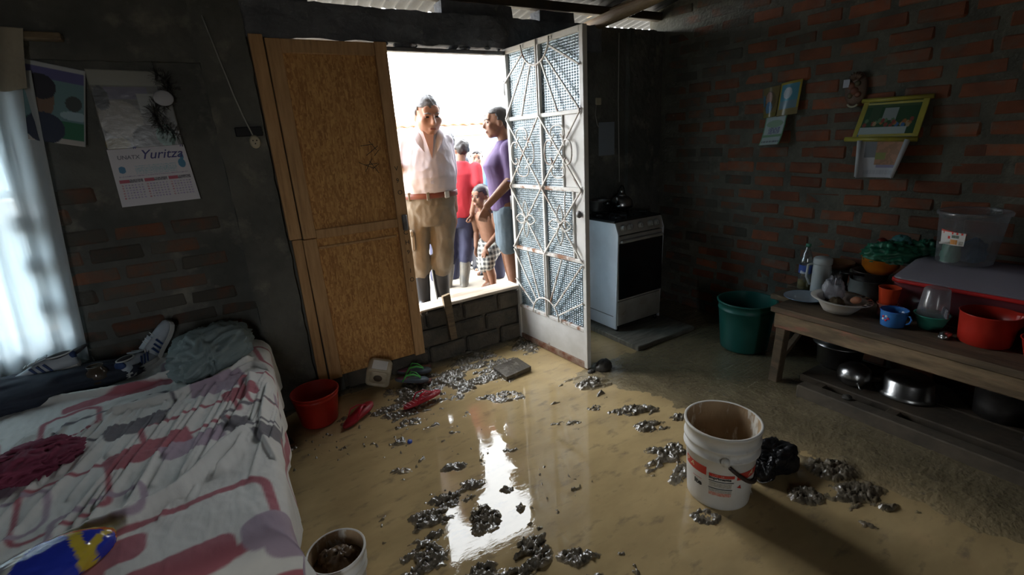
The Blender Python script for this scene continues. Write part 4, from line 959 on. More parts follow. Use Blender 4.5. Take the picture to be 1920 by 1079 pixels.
o = crumple('plastic_bag', (2.888, 1.29, zt+.062), (.062, .055, .085), 7.7, M['veil'], .45, 8, n=48, mm=26); tag(o, 'crumpled whitish plastic bag in the oval colander', 'bag')
o = crumple('food_scraps', (2.838, 1.245, zt+.018), (.055, .042, .05), 8.4, mat('food', (.10, .065, .035), .7, c2=(.2, .15, .08), ns=22), .3, 9, n=36, mm=18); tag(o, 'dark kitchen scraps heaped in the oval colander', 'scraps')
M['cup_r'] = mat('orange_red_plastic', (.50, .05, .015), .35); M['cup_p'] = mat('salmon_plastic', (.46, .15, .12), .4)
cu = T('plastic_cup', 'salmon pink plastic tumbler, lower of two nested cups', 'cup', 2.978, 1.052)
bowl(cu, 'cup', M['cup_p'], .038, .046, .075, .002, 30, .002)
cu = T('plastic_cup', 'orange-red plastic tumbler nested in the pink one', 'cup', 2.978, 1.052, zt+.040)
bowl(cu, 'cup', M['cup_r'], .034, .050, .125, .002, 30, .002)
M['bl_en'] = mat('blue_enamel', (.045, .19, .50), .2, c2=(.04, .15, .42), ns=6); M['bl_rim'] = mat('dark_blue_rim', (.02, .07, .25), .25); M['petal_w'] = mat('white_flower', (.7, .7, .72), .4); M['petal_r'] = mat('red_flower', (.5, .02, .05), .4)
mg = T('enamel_mug', 'bright blue enamel mug with painted flower at the bench edge', 'mug', 2.855, .972)
q = MB(); q.lathe([(.046, 0), (.052, .005), (.056, .05), (.059, .082), (.062, .088), (.059, .088), (.054, .05), (.048, .008), (0, .008)], 36); q.build('cup', M['bl_en'], mg)
q = MB(); q.tube([(.0605*math.cos(a), .0605*math.sin(a), .088) for a in np.linspace(0, 2*PI, 36, endpoint=False)], .002, 6, True); q.build('rim', M['bl_rim'], mg)
ha = math.atan2(-.972, -2.855)+1.0
q = MB(); q.tube([(d*math.cos(ha), d*math.sin(ha), z) for d, z in ((.057, .07), (.078, .074), (.086, .058), (.078, .036), (.062, .026))], .0042, 8); q.build('handle', M['bl_en'], mg)
fa = math.atan2(-.972, -2.855)-.62
for k in range(5):
    a = k*2*PI/5; da, dz = .014*math.cos(a)/.056, .011*math.sin(a)
    q = MB(); q.ball((0, 0, 0), (.002, .0065, .0065), 10, 6); o = q.build('flower_petal', M['petal_w'] if k % 2 else M['petal_r'], mg, (.0565*math.cos(fa+da), .0565*math.sin(fa+da), .05+dz)); o.rotation_euler = (0, 0, fa+da)
M['mint'] = mat('mint_green_plastic', (.06, .36, .27), .4, alpha=.95); M['frost'] = thin_glass('frosted_plastic', (.74, .76, .78), (.50, .51, .55), (1, 1, 1), .30, .08, .2)[0]
gc = T('lidded_tumbler', 'upturned frosted tumbler on a mint green bowl behind red pot', 'container', 2.955, .848)
bowl(gc, 'bowl', M['mint'], .046, .072, .075, .003, 34, .004)
q = MB(); q.lathe([(.064, .07), (.060, .12), (.052, .205), (.046, .213), (0, .214)], 34); q.build('tumbler', M['frost'], gc)
q = MB(); q.box((-.02, -.055, .10), (.075, .012, .045), .004, rot=(0, 0, .5)); q.build('sticker', mat('dark_sticker', (.09, .09, .11), .5, c2=(.35, .33, .3), ns=40, lo=.55, hi=.6), gc)
o = crumple('foil_scrap', (2.86, .755, zt), (.035, .025, .022), 3.9, M['alu'], .5, 9, n=26, mm=14); tag(o, 'crumpled silvery foil scrap at the foot of the mint green bowl', 'foil')
rp = T('red_pot', 'large glossy red plastic measuring pot with pouring lip', 'pot', 2.925, .634)
q = MB(); prof = [(.086, 0), (.094, .006), (.100, .08), (.105, .145), (.109, .15), (.105, .152), (.098, .08), (.090, .01), (0, .008)]
q.lathe(prof, 44, tw='open'); o = q.build('pot', M['red_pl'], rp)
la = -1.1
for v in o.data.vertices:
    a = math.atan2(v.co.y, v.co.x); d = math.exp(-(((a-la+PI) % (2*PI)-PI)/.22)**2)*smoothstep(.09, .15, v.co.z)
    v.co.x += math.cos(la)*.04*d; v.co.y += math.sin(la)*.04*d; v.co.z += .006*d
ro = T('red_basin', 'red plastic basin at the near edge of the view on bench', 'basin', 2.86, .42)
bowl(ro, 'basin', M['red_pl'], .06, .085, .10)
M['pot_grey'] = mat('grey_enamel_pot', (.24, .25, .24), .4, c2=(.16, .165, .16), ns=6)
po = T('cooking_pot', 'grey enamel cooking pot, lowest of the stacked vessels', 'pot', 3.225, 1.25)
bowl(po, 'pot', M['pot_grey'], .085, .098, .12, bulge=.01)
for s_ in (-1, 1): q = MB(); q.tube([(s_*.04-.02, -.10*1, .09), (s_*.04-.02, -.118, .092), (s_*.04+.02, -.118, .092), (s_*.04+.02, -.10, .09)], .004, 6); 
q.build('lug', M['pot_grey'], po)
p2 = T('small_pot', 'smaller dark-rimmed pot stacked in the grey cooking pot', 'pot', 3.215, 1.245, zt+.085)
bowl(p2, 'pot', M['alu_dark'], .075, .090, .09); q = MB(); q.tube([(-.085, .0, .075), (-.13, .03, .085), (-.20, .075, .10)], [.008, .008, .011], 8); q.build('handle', M['hob'], p2)
M['orange_pl'] = mat('orange_plastic', (.55, .17, .012), .4, c2=(.46, .13, .01), ns=5)
ob = T('orange_bowl', 'orange plastic bowl on top of the stacked pots', 'bowl', 3.20, 1.20, zt+.178,)
bowl(ob, 'bowl', M['orange_pl'], .062, .094, .092, bulge=.012); ob.rotation_euler = (.05, -.06, 0)
M['green_bag'] = mat('green_plastic_film', (.014, .10, .055), .3, c2=(.03, .2, .12), ns=8, bump=.3, bs=40); M['teal_bag'] = mat('teal_film', (.07, .22, .22), .35)
o = crumple('green_bag', (3.20, 1.16, zt+.255), (.105, .125, .075), 2.9, M['green_bag'], .55, 9, rot=.3); tag(o, 'crumpled dark green plastic bag heaped over the orange bowl', 'bag')
o = crumple('green_bag', (3.30, 1.035, zt+.285), (.06, .085, .06), 6.1, M['green_bag'], .55, 9, rot=.2); tag(o, 'dark green plastic bag lying on the box lid beside clear bucket', 'bag')
o = crumple('teal_bag', (3.28, 1.15, zt+.325), (.045, .05, .045), 1.1, M['teal_bag'], .5, 9, n=36, mm=18); tag(o, 'knotted teal plastic bag on top of the green one', 'bag')
o = crumple('tomato', (3.20, 1.21, zt+.345), (.026, .026, .024), .4, mat('tomato_red', (.16, .015, .012), .3), .05, 4, n=22, mm=14); tag(o, 'dark red tomato peeping out of the green bag', 'tomato')
# brown frying pan behind the jug
fp = T('frying_pan', 'brown frying pan with black handle behind the white jug', 'pan', 3.29, 1.46)
q = MB(); q.lathe([(0, .14), (.07, .14), (.088, .175), (.091, .176), (.075, .146), (0, .144)], 30, tw='open'); q.build('pan', mat('brown_enamel', (.14, .06, .025), .4), fp)
q = MB(); q.lathe([(.06, 0), (.066, .135), (0, .136)], 24); q.build('pot_below', M['alu_dark'], fp)
# storage box with red rim and smoky lid
M['box_red'] = thin_glass('red_tinted_plastic', (.62, .16, .18), (.34, .08, .10), (1, 1, 1), .55, .06, .25)[0]; M['rim_red'] = mat('red_rim', (.42, .018, .018), .35); M['lid_pl'] = thin_glass('smoky_lid_plastic', (.62, .60, .66), (.46, .44, .52), (1, 1, 1), .58, .08, .28)[0]
def rrect(hx_, hy_, r, z, n=5):
    P = []
    for cx, cy_, a0_ in ((hx_-r, hy_-r, 0), (-(hx_-r), hy_-r, PI/2), (-(hx_-r), -(hy_-r), PI), (hx_-r, -(hy_-r), 1.5*PI)):
        for k in range(n+1): t = a0_+PI/2*k/n; P.append((cx+r*math.cos(t), cy_+r*math.sin(t), z))
    return P
bx = T('storage_box', 'long translucent storage box with red rim and smoky domed lid', 'box', 3.222, .68)
q = MB(); q.loft([rrect(.165, .365, .04, 0), rrect(.17, .37, .04, .01), rrect(.185, .395, .045, .185)], True); q.build('body', M['box_red'], bx)
q = MB(); q.loft([rrect(.184, .394, .045, .182), rrect(.194, .404, .05, .184), rrect(.194, .404, .05, .200), rrect(.186, .396, .045, .202)], False); q.build('rim', M['rim_red'], bx)
q = MB(); q.loft([rrect(.190, .400, .05, .203), rrect(.186, .396, .05, .212), rrect(.112, .345, .05, .292), rrect(.095, .325, .05, .300)], True); q.build('lid', M['lid_pl'], bx)
q = MB(); q.loft([rrect(.14, .30, .03, .004), rrect(.15, .32, .03, .12), rrect(.10, .25, .03, .14)], True); q.build('contents', mat('dim_contents', (.10, .05, .055), .9, c2=(.2, .12, .1), ns=9), bx)
# clear bucket on the box lid
cbk = T('clear_bucket', 'clear plastic bucket with red and white label on the box lid', 'bucket', 3.205, .842, zt+.302)
q = MB(); q.lathe([(0, .003), (.108, .003), (.112, .006), (.132, .245), (.142, .25), (.144, .262), (.136, .268), (.134, .262)], 44, tw='open'); q.build('shell', M['frost'], cbk)
fc2 = math.atan2(-.842, -3.205)
def on_cb(x, y): r = .1135+.02*y/.245+.0012; a = fc2-.62+x/.118; return (r*math.cos(a), r*math.sin(a), y)
def cdec(name, x0, x1, y0_, y1_, m, sk=0):
    q = MB(); n = 6; q.loft([[on_cb(x0+(x1-x0)*i/n, y0_) for i in range(n+1)], [on_cb(x0+(x1-x0)*i/n, y1_+sk*i/n) for i in range(n+1)]], False, False); return q.build(name, m, cbk)
cdec('label_sheet', -.04, .062, .105, .170, M['white_pl']); o = cdec('label_band', -.041, .064, .160, .180, M['red_print'], -.012)
cdec('label_picture', .008, .036, .110, .134, mat('orange_fruit', (.6, .26, .06), .5)); cdec('label_mark', -.004, .006, .136, .150, M['red_print']); cdec('label_code', .042, .058, .108, .128, M['grey_print']); cdec('label_title', .012, .04, .142, .156, mat('dark_green_print', (.12, .16, .13), .6))
o = crumple('blue_bag', (3.225, .822, zt+.31), (.065, .055, .075), 5.5, mat('blue_film', (.02, .17, .34), .35, bump=.3, bs=40), .45, 8, n=40, mm=22); tag(o, 'crumpled dark blue bag inside the clear bucket', 'bag')
o = crumple('green_cloth', (3.15, .885, zt+.31), (.04, .04, .08), 9.5, mat('pale_green_film', (.14, .42, .30), .5), .4, 8, n=36, mm=20); tag(o, 'pale green cloth inside the clear bucket', 'cloth')
q = MB(); q.tube([(3.072, .915, zt+.415), (3.10, .862, zt+.42)], .006, 8); o = q.build('white_peg', M['white_pl'], None); tag(o, 'white peg clipped on the label of the clear bucket', 'peg')
# ------------------------------------------------------------------ under the bench
pb = thing('aluminium_basin', 'large aluminium basin stacked under the far end of the bench', 'basin', (3.09, 1.29, .082))
q = MB(); q.lathe([(.105, 0), (.115, .01), (.125, .14), (.15, .145), (.152, .15), (.125, .152), (.12, .21), (.105, .235), (0, .238)], 40); q.build('basin', M['alu'], pb)
kp = thing('round_pot', 'small round aluminium pot beneath the basin under the bench', 'pot', (2.90, 1.12, .083))
q = MB(); q.lathe([(.05, 0), (.075, .02), (.085, .055), (.078, .09), (.05, .115), (.02, .125), (0, .126)], 30); q.build('body', M['alu'], kp)
q = MB(); q.tube([(-.06, -.05, .03), (-.085, -.075, .015)], .006, 8); q.build('handle', M['alu'], kp)
pn = thing('basin_pan', 'wide aluminium pan with bright rim under the middle of the bench', 'pan', (3.0, .90, .083))
q = MB(); q.lathe([(.13, 0), (.14, .006), (.118, .018), (.11, .085), (.095, .10), (0, .104)], 38); q.build('pan', M['alu'], pn)
sk = thing('stock_pot', 'dark pot standing back under the right part of bench', 'pot', (3.1, .55, .083)); bowl(sk, 'pot', M['alu_dark'], .10, .11, .16)
o = crumple('dark_rag', (2.90, .33, .083), (.09, .08, .08), 3.7, mat('dark_rag', (.03, .03, .04), .9), .4, 8, n=40, mm=20); tag(o, 'dark rag dropped under the near end of the bench', 'rag')
o = crumple('pebble', (2.705, 1.06, .08), (.028, .024, .014), 1.7, M['stone'], .2, 5, n=18, mm=12); tag(o, 'flat stone lying on the plank frame under the bench', 'stone')
# ------------------------------------------------------------------ printed papers on the walls
def print_sheet(name, TL, TR, BR, BL, nu, nv, fn, parent=None, bend=None, thick=.0012, m=None, rough=.6):
    """flat printed sheet between four corners; fn(U,V,C) paints colours, V downwards"""
    U, V = np.meshgrid(np.linspace(0, 1, nu), np.linspace(0, 1, nv), indexing='ij')
    TL, TR, BR, BL = [np.array(p, float) for p in (TL, TR, BR, BL)]
    P = ((1-U)*(1-V))[..., None]*TL+(U*(1-V))[..., None]*TR+(U*V)[..., None]*BR+((1-U)*V)[..., None]*BL
    if bend is not None: P = P+bend(U, V)
    C = np.empty((nu, nv, 3)); C[:] = (.6, .6, .6); fn(U, V, C)
    me = grid_mesh(name, P[..., 0], P[..., 1], P[..., 2], m or M['print'], C); o = link(name, me, parent); solidify(o, thick); return o
M['print'] = mat('printed_paper', (.6, .6, .6), .55, attr='tint', spec=.35); M['gloss'] = mat('glossy_print', (.6, .6, .6), .25, attr='tint', spec=.5, bump=.25, bs=30, bd=.004)
def el(U, V, cx, cy_, rx, ry): return ((U-cx)/rx)**2+((V-cy_)/ry)**2 < 1
def rc(U, V, a, b_, c_, d): return (U > a) & (U < b_) & (V > c_) & (V < d)
# poster by the curtain
def poster(U, V, C):
    C[:] = (.12, .22, .24); C[V < .06] = (.38, .40, .42); C[rc(U, V, 0, 1, .06, .20)] = (.09, .09, .22); C[(V > .70)] = (.02, .13, .07); C[(V > .93)] = (.40, .38, .36)
    C[el(U, V, .28, .46, .20, .24)] = (.16, .10, .07); C[el(U, V, .28, .30, .24, .16)] = (.02, .02, .03); C[el(U, V, .3, .82, .34, .2)] = (.02, .03, .06); C[el(U, V, .80, .46, .14, .10)] = (.05, .06, .06)
    C[el(U, V, .82, .62, .26, .06)] = (.30, .42, .48); C[U > .975] = (.35, .36, .36)
yp = YB-.012
o = thing('portrait_poster', 'teal and green portrait poster half behind the curtain edge', 'poster', (-.5, yp, 1.65)); pp = o
print_sheet('sheet', (-.13, -.02, .375), (.08, -.006, .325), (.0, -.03, -.01), (-.185, -.05, .035), 60, 80, poster, o)
# big calendar with tinsel
def calpic(U, V, C):
    C[:] = (.13, .125, .11); C[V < .2] = (.24, .235, .20); C[rc(U, V, .16, .7, .22, .36)] = (.12, .11, .15); C[rc(U, V, .55, .85, .30, .55)] = (.28, .28, .26)
    C[el(U, V, .28, .62, .28, .24)] = (.22, .20, .17); C[el(U, V, .55, .92, .2, .22)] = (.05, .045, .035); C[el(U, V, .80, .85, .13, .15)] = (.02, .10, .06); C[el(U, V, .15, .93, .16, .08)] = (.18, .15, .07); C[el(U, V, .1, .35, .1, .15)] = (.04, .04, .04)
def calpad(U, V, C):
    C[:] = (.60, .58, .62); g = _rng.random(U.shape)
    C[rc(U, V, .28, .82, .30, .46) & (g > .45) & ((V*60 % 1) > .4)] = (.20, .42, .50); C[rc(U, V, .08, .16, .30, .42) & el(U, V, .12, .36, .05, .06)] = (.08, .22, .38)
    C[el(U, V, .92, .20, .028, .06) | el(U, V, .90, .32, .05, .08)] = (.07, .22, .36); C[rc(U, V, .06, .95, .47, .49) & (g > .5)] = (.32, .28, .40)
    for k in range(3):
        a = .05+.31*k; C[rc(U, V, a, a+.12, .53, .59)] = (.42, .10, .14); C[rc(U, V, a+.12, a+.29, .53, .59) & (g > .25)] = (.16, .15, .18)
        for r in range(6):
            for c_ in range(7):
                cc = (.46, .14, .18) if c_ == 0 else ((.32, .26, .48) if (c_+r) % 3 else (.28, .27, .33))
                C[rc(U, V, a+.012+c_*.04, a+.036+c_*.04, .62+r*.045, .645+r*.045) & (g > .3)] = cc
ca_ = thing('wall_calendar', 'paper calendar with script heading hanging left of the concrete pillar', 'calendar', (-.27, yp, 1.625))
print_sheet('picture', (-.152, -.004, .362), (.152, -.004, .352), (.158, -.012, .002), (-.158, -.012, -.004), 60, 60, calpic, ca_, m=M['gloss'])
pd = print_sheet('month_pad', (-.158, -.016, -.002), (.158, -.016, .006), (.172, -.020, -.272), (-.164, -.020, -.278), 220, 190, calpad, ca_)
M['navy_ink'] = mat('navy_ink', (.06, .06, .20), .6); M['grey_ink'] = mat('grey_ink', (.16, .16, .2), .6)
for txt, x, z, s_, m_, shr in (('Yuritza', -.038, -.066, .062, M['navy_ink'], .35), ('UNATX', -.128, -.056, .026, M['grey_ink'], .1), ('"', -.062, -.030, .04, M['navy_ink'], .3), ('"', .132, -.030, .04, M['navy_ink'], .3)):
    me = text_mesh(txt, s_, m_, .0003, shr, .0004); map_mesh(me, lambda a, b_, c_: (a, -.0195-c_, b_)); link('lettering', me, pd, (x, 0, z))
# tinsel ornament
tn = thing('tinsel_ornament', 'dark tinsel wreath with pale oval picture beside the paper calendar', 'ornament', (-.155, yp-.02, 1.82))
M['tinsel'] = mat('dark_tinsel', (.035, .032, .028), .3, metal=.6, c2=(.14, .13, .11), ns=60, lo=.55, hi=.7)
q = MB(); rt_ = random.Random(8)
for k in range(420):
    t = rt_.uniform(0, 1); cx, cz = (.0+.045*math.sin(t*7), .15-.30*t); a = rt_.uniform(0, 2*PI); l = rt_.uniform(.03, .06)
    q.bar((cx, rt_.uniform(-.012, .005), cz), (cx+l*math.cos(a), rt_.uniform(-.03, .0), cz+l*math.sin(a)), .0022, .0008)
o = q.build('tinsel', M['tinsel'], tn); o['kind'] = 'stuff'
q = MB(); q.ball((.01, -.032, .03), (.042, .008, .036), 22, 12); q.build('oval_picture', mat('pale_card', (.34, .34, .36), .5), tn)
# cord with round socket, dark recess
M['cord'] = mat('pale_cord', (.34, .33, .30), .8); M['cream_pl'] = mat('cream_bakelite', (.42, .37, .26), .5)
so = thing('hanging_socket', 'round cream electric socket hanging on a pale cord by the door leaf', 'socket', (.213, YB-.082, 1.625))
q = MB(); q.tube([(-.115, .0, .60), (-.085, .0, .42), (-.05, .0, .22), (-.03, 0, .13), (-.003, .0, .03)], .0035, 6); q.build('cord', M['cord'], so)
q = MB(); q.M = Matrix.Rotation(PI/2, 4, 'X'); q.lathe([(.030, -.008), (.032, 0), (.030, .010), (.022, .014), (0, .014)], 26, sx=.85, sy=1.1); sk_ = q.build('socket_disc', M['cream_pl'], so)
for (dx_, dz_) in ((-.009, .006), (.009, .006), (0, -.010)): q = MB(); q.ball((dx_, -.0145, dz_), (.0035, .0015, .0035), 10, 6); q.build('pin_hole', M['hole'], sk_)
q = MB(); q.box((.195, YB-.066, 1.678), (.13, .03, .048), .004); o = q.build('junction_box', M['zb'], None); tag(o, 'black rectangular junction box on the pillar above the round socket', 'junction box')
# curtain board, valance, curtain
q = MB(); q.box((-1.17, YB-.045, 2.107), (1.42, .09, .03), .004); o = q.build('curtain_board', M['wood_old'], None); tag(o, 'short wooden board carrying the curtain at the top of the window', 'board')
def cloth_mat(name, c, ft, ftr):
    m, (tr, tl, df, gs, b_, c_) = thin_glass(name, (1, 1, 1), c, (1, 1, 1), ft, .0)
    return m
M['valance'] = cloth_mat('cream_valance_cloth', (.50, .45, .36), .97, 0); M['curtain'] = cloth_mat('thin_white_curtain', (.66, .69, .70), .86, 0)
def hanging(name, x0, x1a, x1b, z0, z1, y, nf, amp, m, hem=0, seed=0):
    U, V = np.meshgrid(np.linspace(0, 1, 260), np.linspace(0, 1, 60), indexing='ij')
    xr = x1a+(x1b-x1a)*V**.9; X = x0+(xr-x0)*U
    ph = U*nf*2*PI+1.2*np.sin(U*9+seed)+.8*V*np.sin(U*23+seed)
    Y = y+amp*(.55+.45*V)*np.sin(ph)*.6+.5*amp*(fbm(U*9+seed, V*2.2, 3)-.5)+.006*(ridged(U*40+seed, V*9, 3)-.5)
    Z = z0-(z0-z1)*V+hem*V*np.sin(ph*.9)
    return link(name, grid_mesh(name, X, Y, Z, m))
o = hanging('curtain', -1.84, -.60, -.742, 1.97, .615, YB-.050, 13, .028, M['curtain'], 0, 2.0); tag(o, 'thin whitish curtain hanging over the window behind the bed', 'curtain'); solidify(o, .001)
o = hanging('valance', -1.86, -.572, -.625, 2.13, 1.885, YB-.105, 10, .018, M['valance'], .008, 5.0); tag(o, 'short cream gathered valance above the thin curtain', 'valance'); solidify(o, .001)
# ------------------------------------------------------------------ right wall
xw = XR-.012
def relig(U, V, C):
    C[:] = (.20, .15, .07); C[el(U, V, .5, .5, .38, .36)] = (.14, .11, .06); C[el(U, V, .48, .38, .2, .22)] = (.34, .2, .15); C[el(U, V, .5, .68, .22, .2)] = (.10, .19, .30); C[el(U, V, .12, .42, .1, .2)] = (.08, .17, .24); C[(V > .85)] = (.18, .15, .05)
def dove(U, V, C):
    C[:] = (.34, .26, .05); C[rc(U, V, .10, .90, .08, .80)] = (.09, .25, .33); C[el(U, V, .45, .34, .2, .17)] = (.42, .46, .5); C[rc(U, V, .1, .9, .56, .8)] = (.15, .23, .28); C[V > .80] = (.24, .19, .09)
def pad1(U, V, C):
    C[:] = (.36, .42, .42); C[el(U, V, .5, .28, .4, .12)] = (.22, .32, .22); C[rc(U, V, .25, .8, .4, .62) & (_rng.random(U.shape) > .4)] = (.14, .14, .24); C[rc(U, V, .0, 1, .64, .72)] = (.16, .28, .17); C[rc(U, V, .08, .95, .86, .92) & ((U*14 % 1) > .35)] = (.10, .10, .12); C[(U < .05) | (U > .95)] = (.14, .26, .16)
w1 = thing('wall_calendar', 'small double-picture calendar with pad on the brick wall above tub', 'calendar', (xw, 2.0, 1.59))
print_sheet('picture', (-.004, .143, .190), (-.012, .018, .205), (-.045, .016, .004), (-.02, .118, -.008), 40, 60, relig, w1, lambda U, V: np.stack([-.02*np.sin(U*PI), 0*U, 0*U], -1), .003, M['gloss'])
print_sheet('picture', (-.014, .012, .212), (-.012, -.128, .226), (-.03, -.120, .012), (-.045, .010, .0), 40, 60, dove, w1, lambda U, V: np.stack([-.018*np.sin(U*PI), 0*U, 0*U], -1), .003, M['gloss'])
print_sheet('month_pad', (-.03, .088, .004), (-.03, -.058, .018), (-.06, -.050, -.190), (-.07, .085, -.196), 50, 60, pad1, w1, lambda U, V: np.stack([-.03*V**3, .0*U, .012*V**4], -1), .006)
# carved oval plaque
M['carved'] = mat('dark_carved_wood', (.075, .042, .028), .55, c2=(.13, .07, .04), ns=22, bump=.5, bs=60, bd=.006)
pk = thing('carved_plaque', 'small oval dark carved plaque with paper tag on brick wall', 'plaque', (xw-.004, 1.553, 1.715))
q = MB(); q.ball((0, 0, 0), (.022, .062, .098), 30, 20); q.build('oval_body', M['carved'], pk)
for k, (y, z, r) in enumerate(((.02, .02, .022), (-.012, .03, .018), (.0, -.01, .024), (.022, -.035, .017), (-.02, -.03, .018))): q = MB(); q.ball((-.016, y, z), (r*.8, r, r), 16, 10); q.build('carved_fruit', mat('reddish_wood', (.17, .06, .035), .5) if k % 2 == 0 else mat('olive_wood', (.085, .065, .03), .5), pk)
for k in range(7):
    a = PI*.15+k*PI*.7/6; q = MB(); q.tube([(-.02, .014*math.cos(a), .045+.01*math.sin(a)), (-.028, .03*math.cos(a), .06+.02*math.sin(a)), (-.02, .046*math.cos(a), .055+.045*math.sin(a))], [.004, .008, .001], 6); q.build('carved_leaf', M['carved'], pk)
q = MB(); q.tube([(-.02, .028*math.cos(a)-.0, -.078+.022*math.sin(a)) for a in np.linspace(PI+.4, 2*PI-.2, 9)], .006, 8); q.build('ribbon_edge', mat('ivory', (.42, .38, .28), .5), pk)
q = MB(); q.box((-.030, .045, .036), (.002, .034, .045), .0); q.build('paper_tag', mat('tag_paper', (.42, .42, .48), .6), pk)
# framed calendar with yellow rods
M['yellow_f'] = mat('yellow_plastic', (.36, .31, .045), .4, c2=(.27, .23, .04), ns=8)
def table_scene(U, V, C):                       # a plain table scene: green room, pale cloth, coloured blots
    C[:] = (.035, .075, .04); C[V < .15] = (.06, .10, .05); C[rc(U, V, .12, .30, .1, .5)] = (.05, .085, .05); C[rc(U, V, .36, .62, .18, .52)] = (.24, .27, .27)
    rg = random.Random(6)
    for k in range(26): C[el(U, V, rg.uniform(.06, .92), rg.uniform(.50, .68), .035, .06)] = rg.choice([(.30, .14, .05), (.06, .14, .30), (.10, .17, .10), (.33, .24, .14), (.22, .06, .05)])
    C[rc(U, V, .0, .86, .70, .90)] = (.34, .40, .40); C[V > .90] = (.10, .14, .18)
def foodpad(U, V, C):
    C[:] = (.42, .43, .47); C[rc(U, V, .10, .36, .02, .48)] = (.17, .18, .20); C[rc(U, V, .36, .95, .0, .66)] = (.28, .16, .10); g = fbm(U*9, V*9, 3); C[rc(U, V, .36, .95, .05, .66) & (g > .5)] = (.36, .19, .12); C[rc(U, V, .36, .6, .35, .52)] = (.22, .24, .08); C[rc(U, V, .42, .9, .66, .74)] = (.22, .21, .32); C[rc(U, V, .1, .9, .80, .92) & ((U*30 % 1) > .5)] = (.30, .31, .35)
w2 = thing('framed_calendar', 'calendar with table-scene picture in yellow frame on brick wall', 'calendar', (xw, 1.345, 1.53))
q = MB(); q.tube([(-.012, .160, .112), (-.012, -.185, .108)], .013, 12); q.build('top_rod', M['yellow_f'], w2)
q = MB(); q.tube([(-.075, .198, -.102), (-.075, -.168, -.112)], .014, 12); q.build('bottom_rod', M['yellow_f'], w2)
for (y0_, y1_, wd) in ((.132, .150, .028), (-.158, -.150, .030)): q = MB(); q.bar((-.016, y0_, .105), (-.074, y1_, -.105), wd, .006, up=(1, 0, .3), b=.002); q.build('side_strip', M['yellow_f'], w2)
print_sheet('picture', (-.017, .122, .100), (-.017, -.146, .096), (-.075, -.138, -.100), (-.075, .140, -.098), 80, 60, table_scene, w2, m=M['gloss'])
for s_ in (0, 1): q = MB(); q.bar((-.020 if s_ == 0 else -.072, .128, .085 if s_ == 0 else -.088), (-.020 if s_ == 0 else -.072, -.150, .083 if s_ == 0 else -.09), .004, .02, up=(0, 0, 1)); q.build('cross_strip', M['yellow_f'], w2)
print_sheet('month_pad', (-.072, .105, -.105), (-.072, -.128, -.108), (-.055, -.085, -.325), (-.055, .098, -.328), 70, 80, foodpad, w2, lambda U, V: np.stack([-.05*np.abs(2*U-1)**4*V, 0*U, 0*U], -1), .003)
for (yt, yb) in ((.112, .10), (-.125, -.082)): q = MB(); q.tube([(-.082, yt, -.112), (-.095, yb, -.322)], [.014, .009], 10); q.build('curled_edge', mat('paper_back', (.48, .49, .52), .6), w2)
# things on the back wall behind the cooker
q = MB(); q.box((2.79, YB-.004, 1.51), (.17, .003, .26)); o = q.build('paper_sheet', mat('bluish_paper', (.22, .25, .29), .7), None); tag(o, 'bluish sheet of paper stuck on the wall behind the metal door', 'paper')
sw = thing('light_switch', 'pale switch with loose wire on the wall above the paper sheet', 'switch', (2.70, YB-.008, 1.80)); q = MB(); q.box((0, 0, 0), (.055, .02, .055), .006); q.build('box', M['cream_pl'], sw); q = MB(); q.tube([(-.02, 0, -.02), (-.04, -.01, -.10), (-.02, -.01, -.18), (.01, 0, -.2)], .003, 6); q.build('wire', M['cord'], sw)
q = MB(); q.tube([(2.92, YB-.006, 2.30), (2.915, YB-.006, 1.8), (2.93, YB-.008, 1.15)], .004, 6); o = q.build('wall_cable', M['cord'], None); tag(o, 'thin cable running down the corner wall behind the cooker', 'cable')
# ------------------------------------------------------------------ things on the bed
zb = BZ+.012
M['sack'] = mat('grey_green_cloth', (.25, .31, .31), .85, c2=(.20, .25, .255), ns=5, bump=.2, bs=60, bd=.004)
o = crumple('pillow', (-.225, 2.76, zb-.012), (.20, .25, .12), 1.3, M['sack'], .30, 4.4, n=110, mm=60, ridge=1.0)
for v in o.data.vertices:                      # gathered towards the near end, spread at the wall
    t = (v.co.y+.25)/.5; v.co.x = v.co.x*(.42+.80*min(1, max(0, t))**.7)-.10*(.5-t)+.015*math.sin(t*9+v.co.x*20); v.co.z *= .62+.45*min(1, max(0, t))
tag(o, 'grey-green bundled pillow at the head of the bed', 'pillow')
o = crumple('dark_cloth', (-1.00, 2.83, zb-.012), (.50, .15, .085), 8.8, mat('navy_cloth', (.012, .018, .034), .85, c2=(.025, .03, .045), ns=7), .2, 5, n=80, mm=40); tag(o, 'dark navy cloth heaped along the head of the bed', 'cloth')
o = crumple('pink_cloth', (-.755, 2.10, zb-.004), (.135, .11, .055), 3.1, mat('raspberry_cloth', (.235, .045, .085), .85, c2=(.18, .035, .07), ns=8), .30, 6, n=100, mm=56, rot=.3, ridge=1.1); tag(o, 'crumpled raspberry pink cloth lying on the bed sheet', 'cloth')
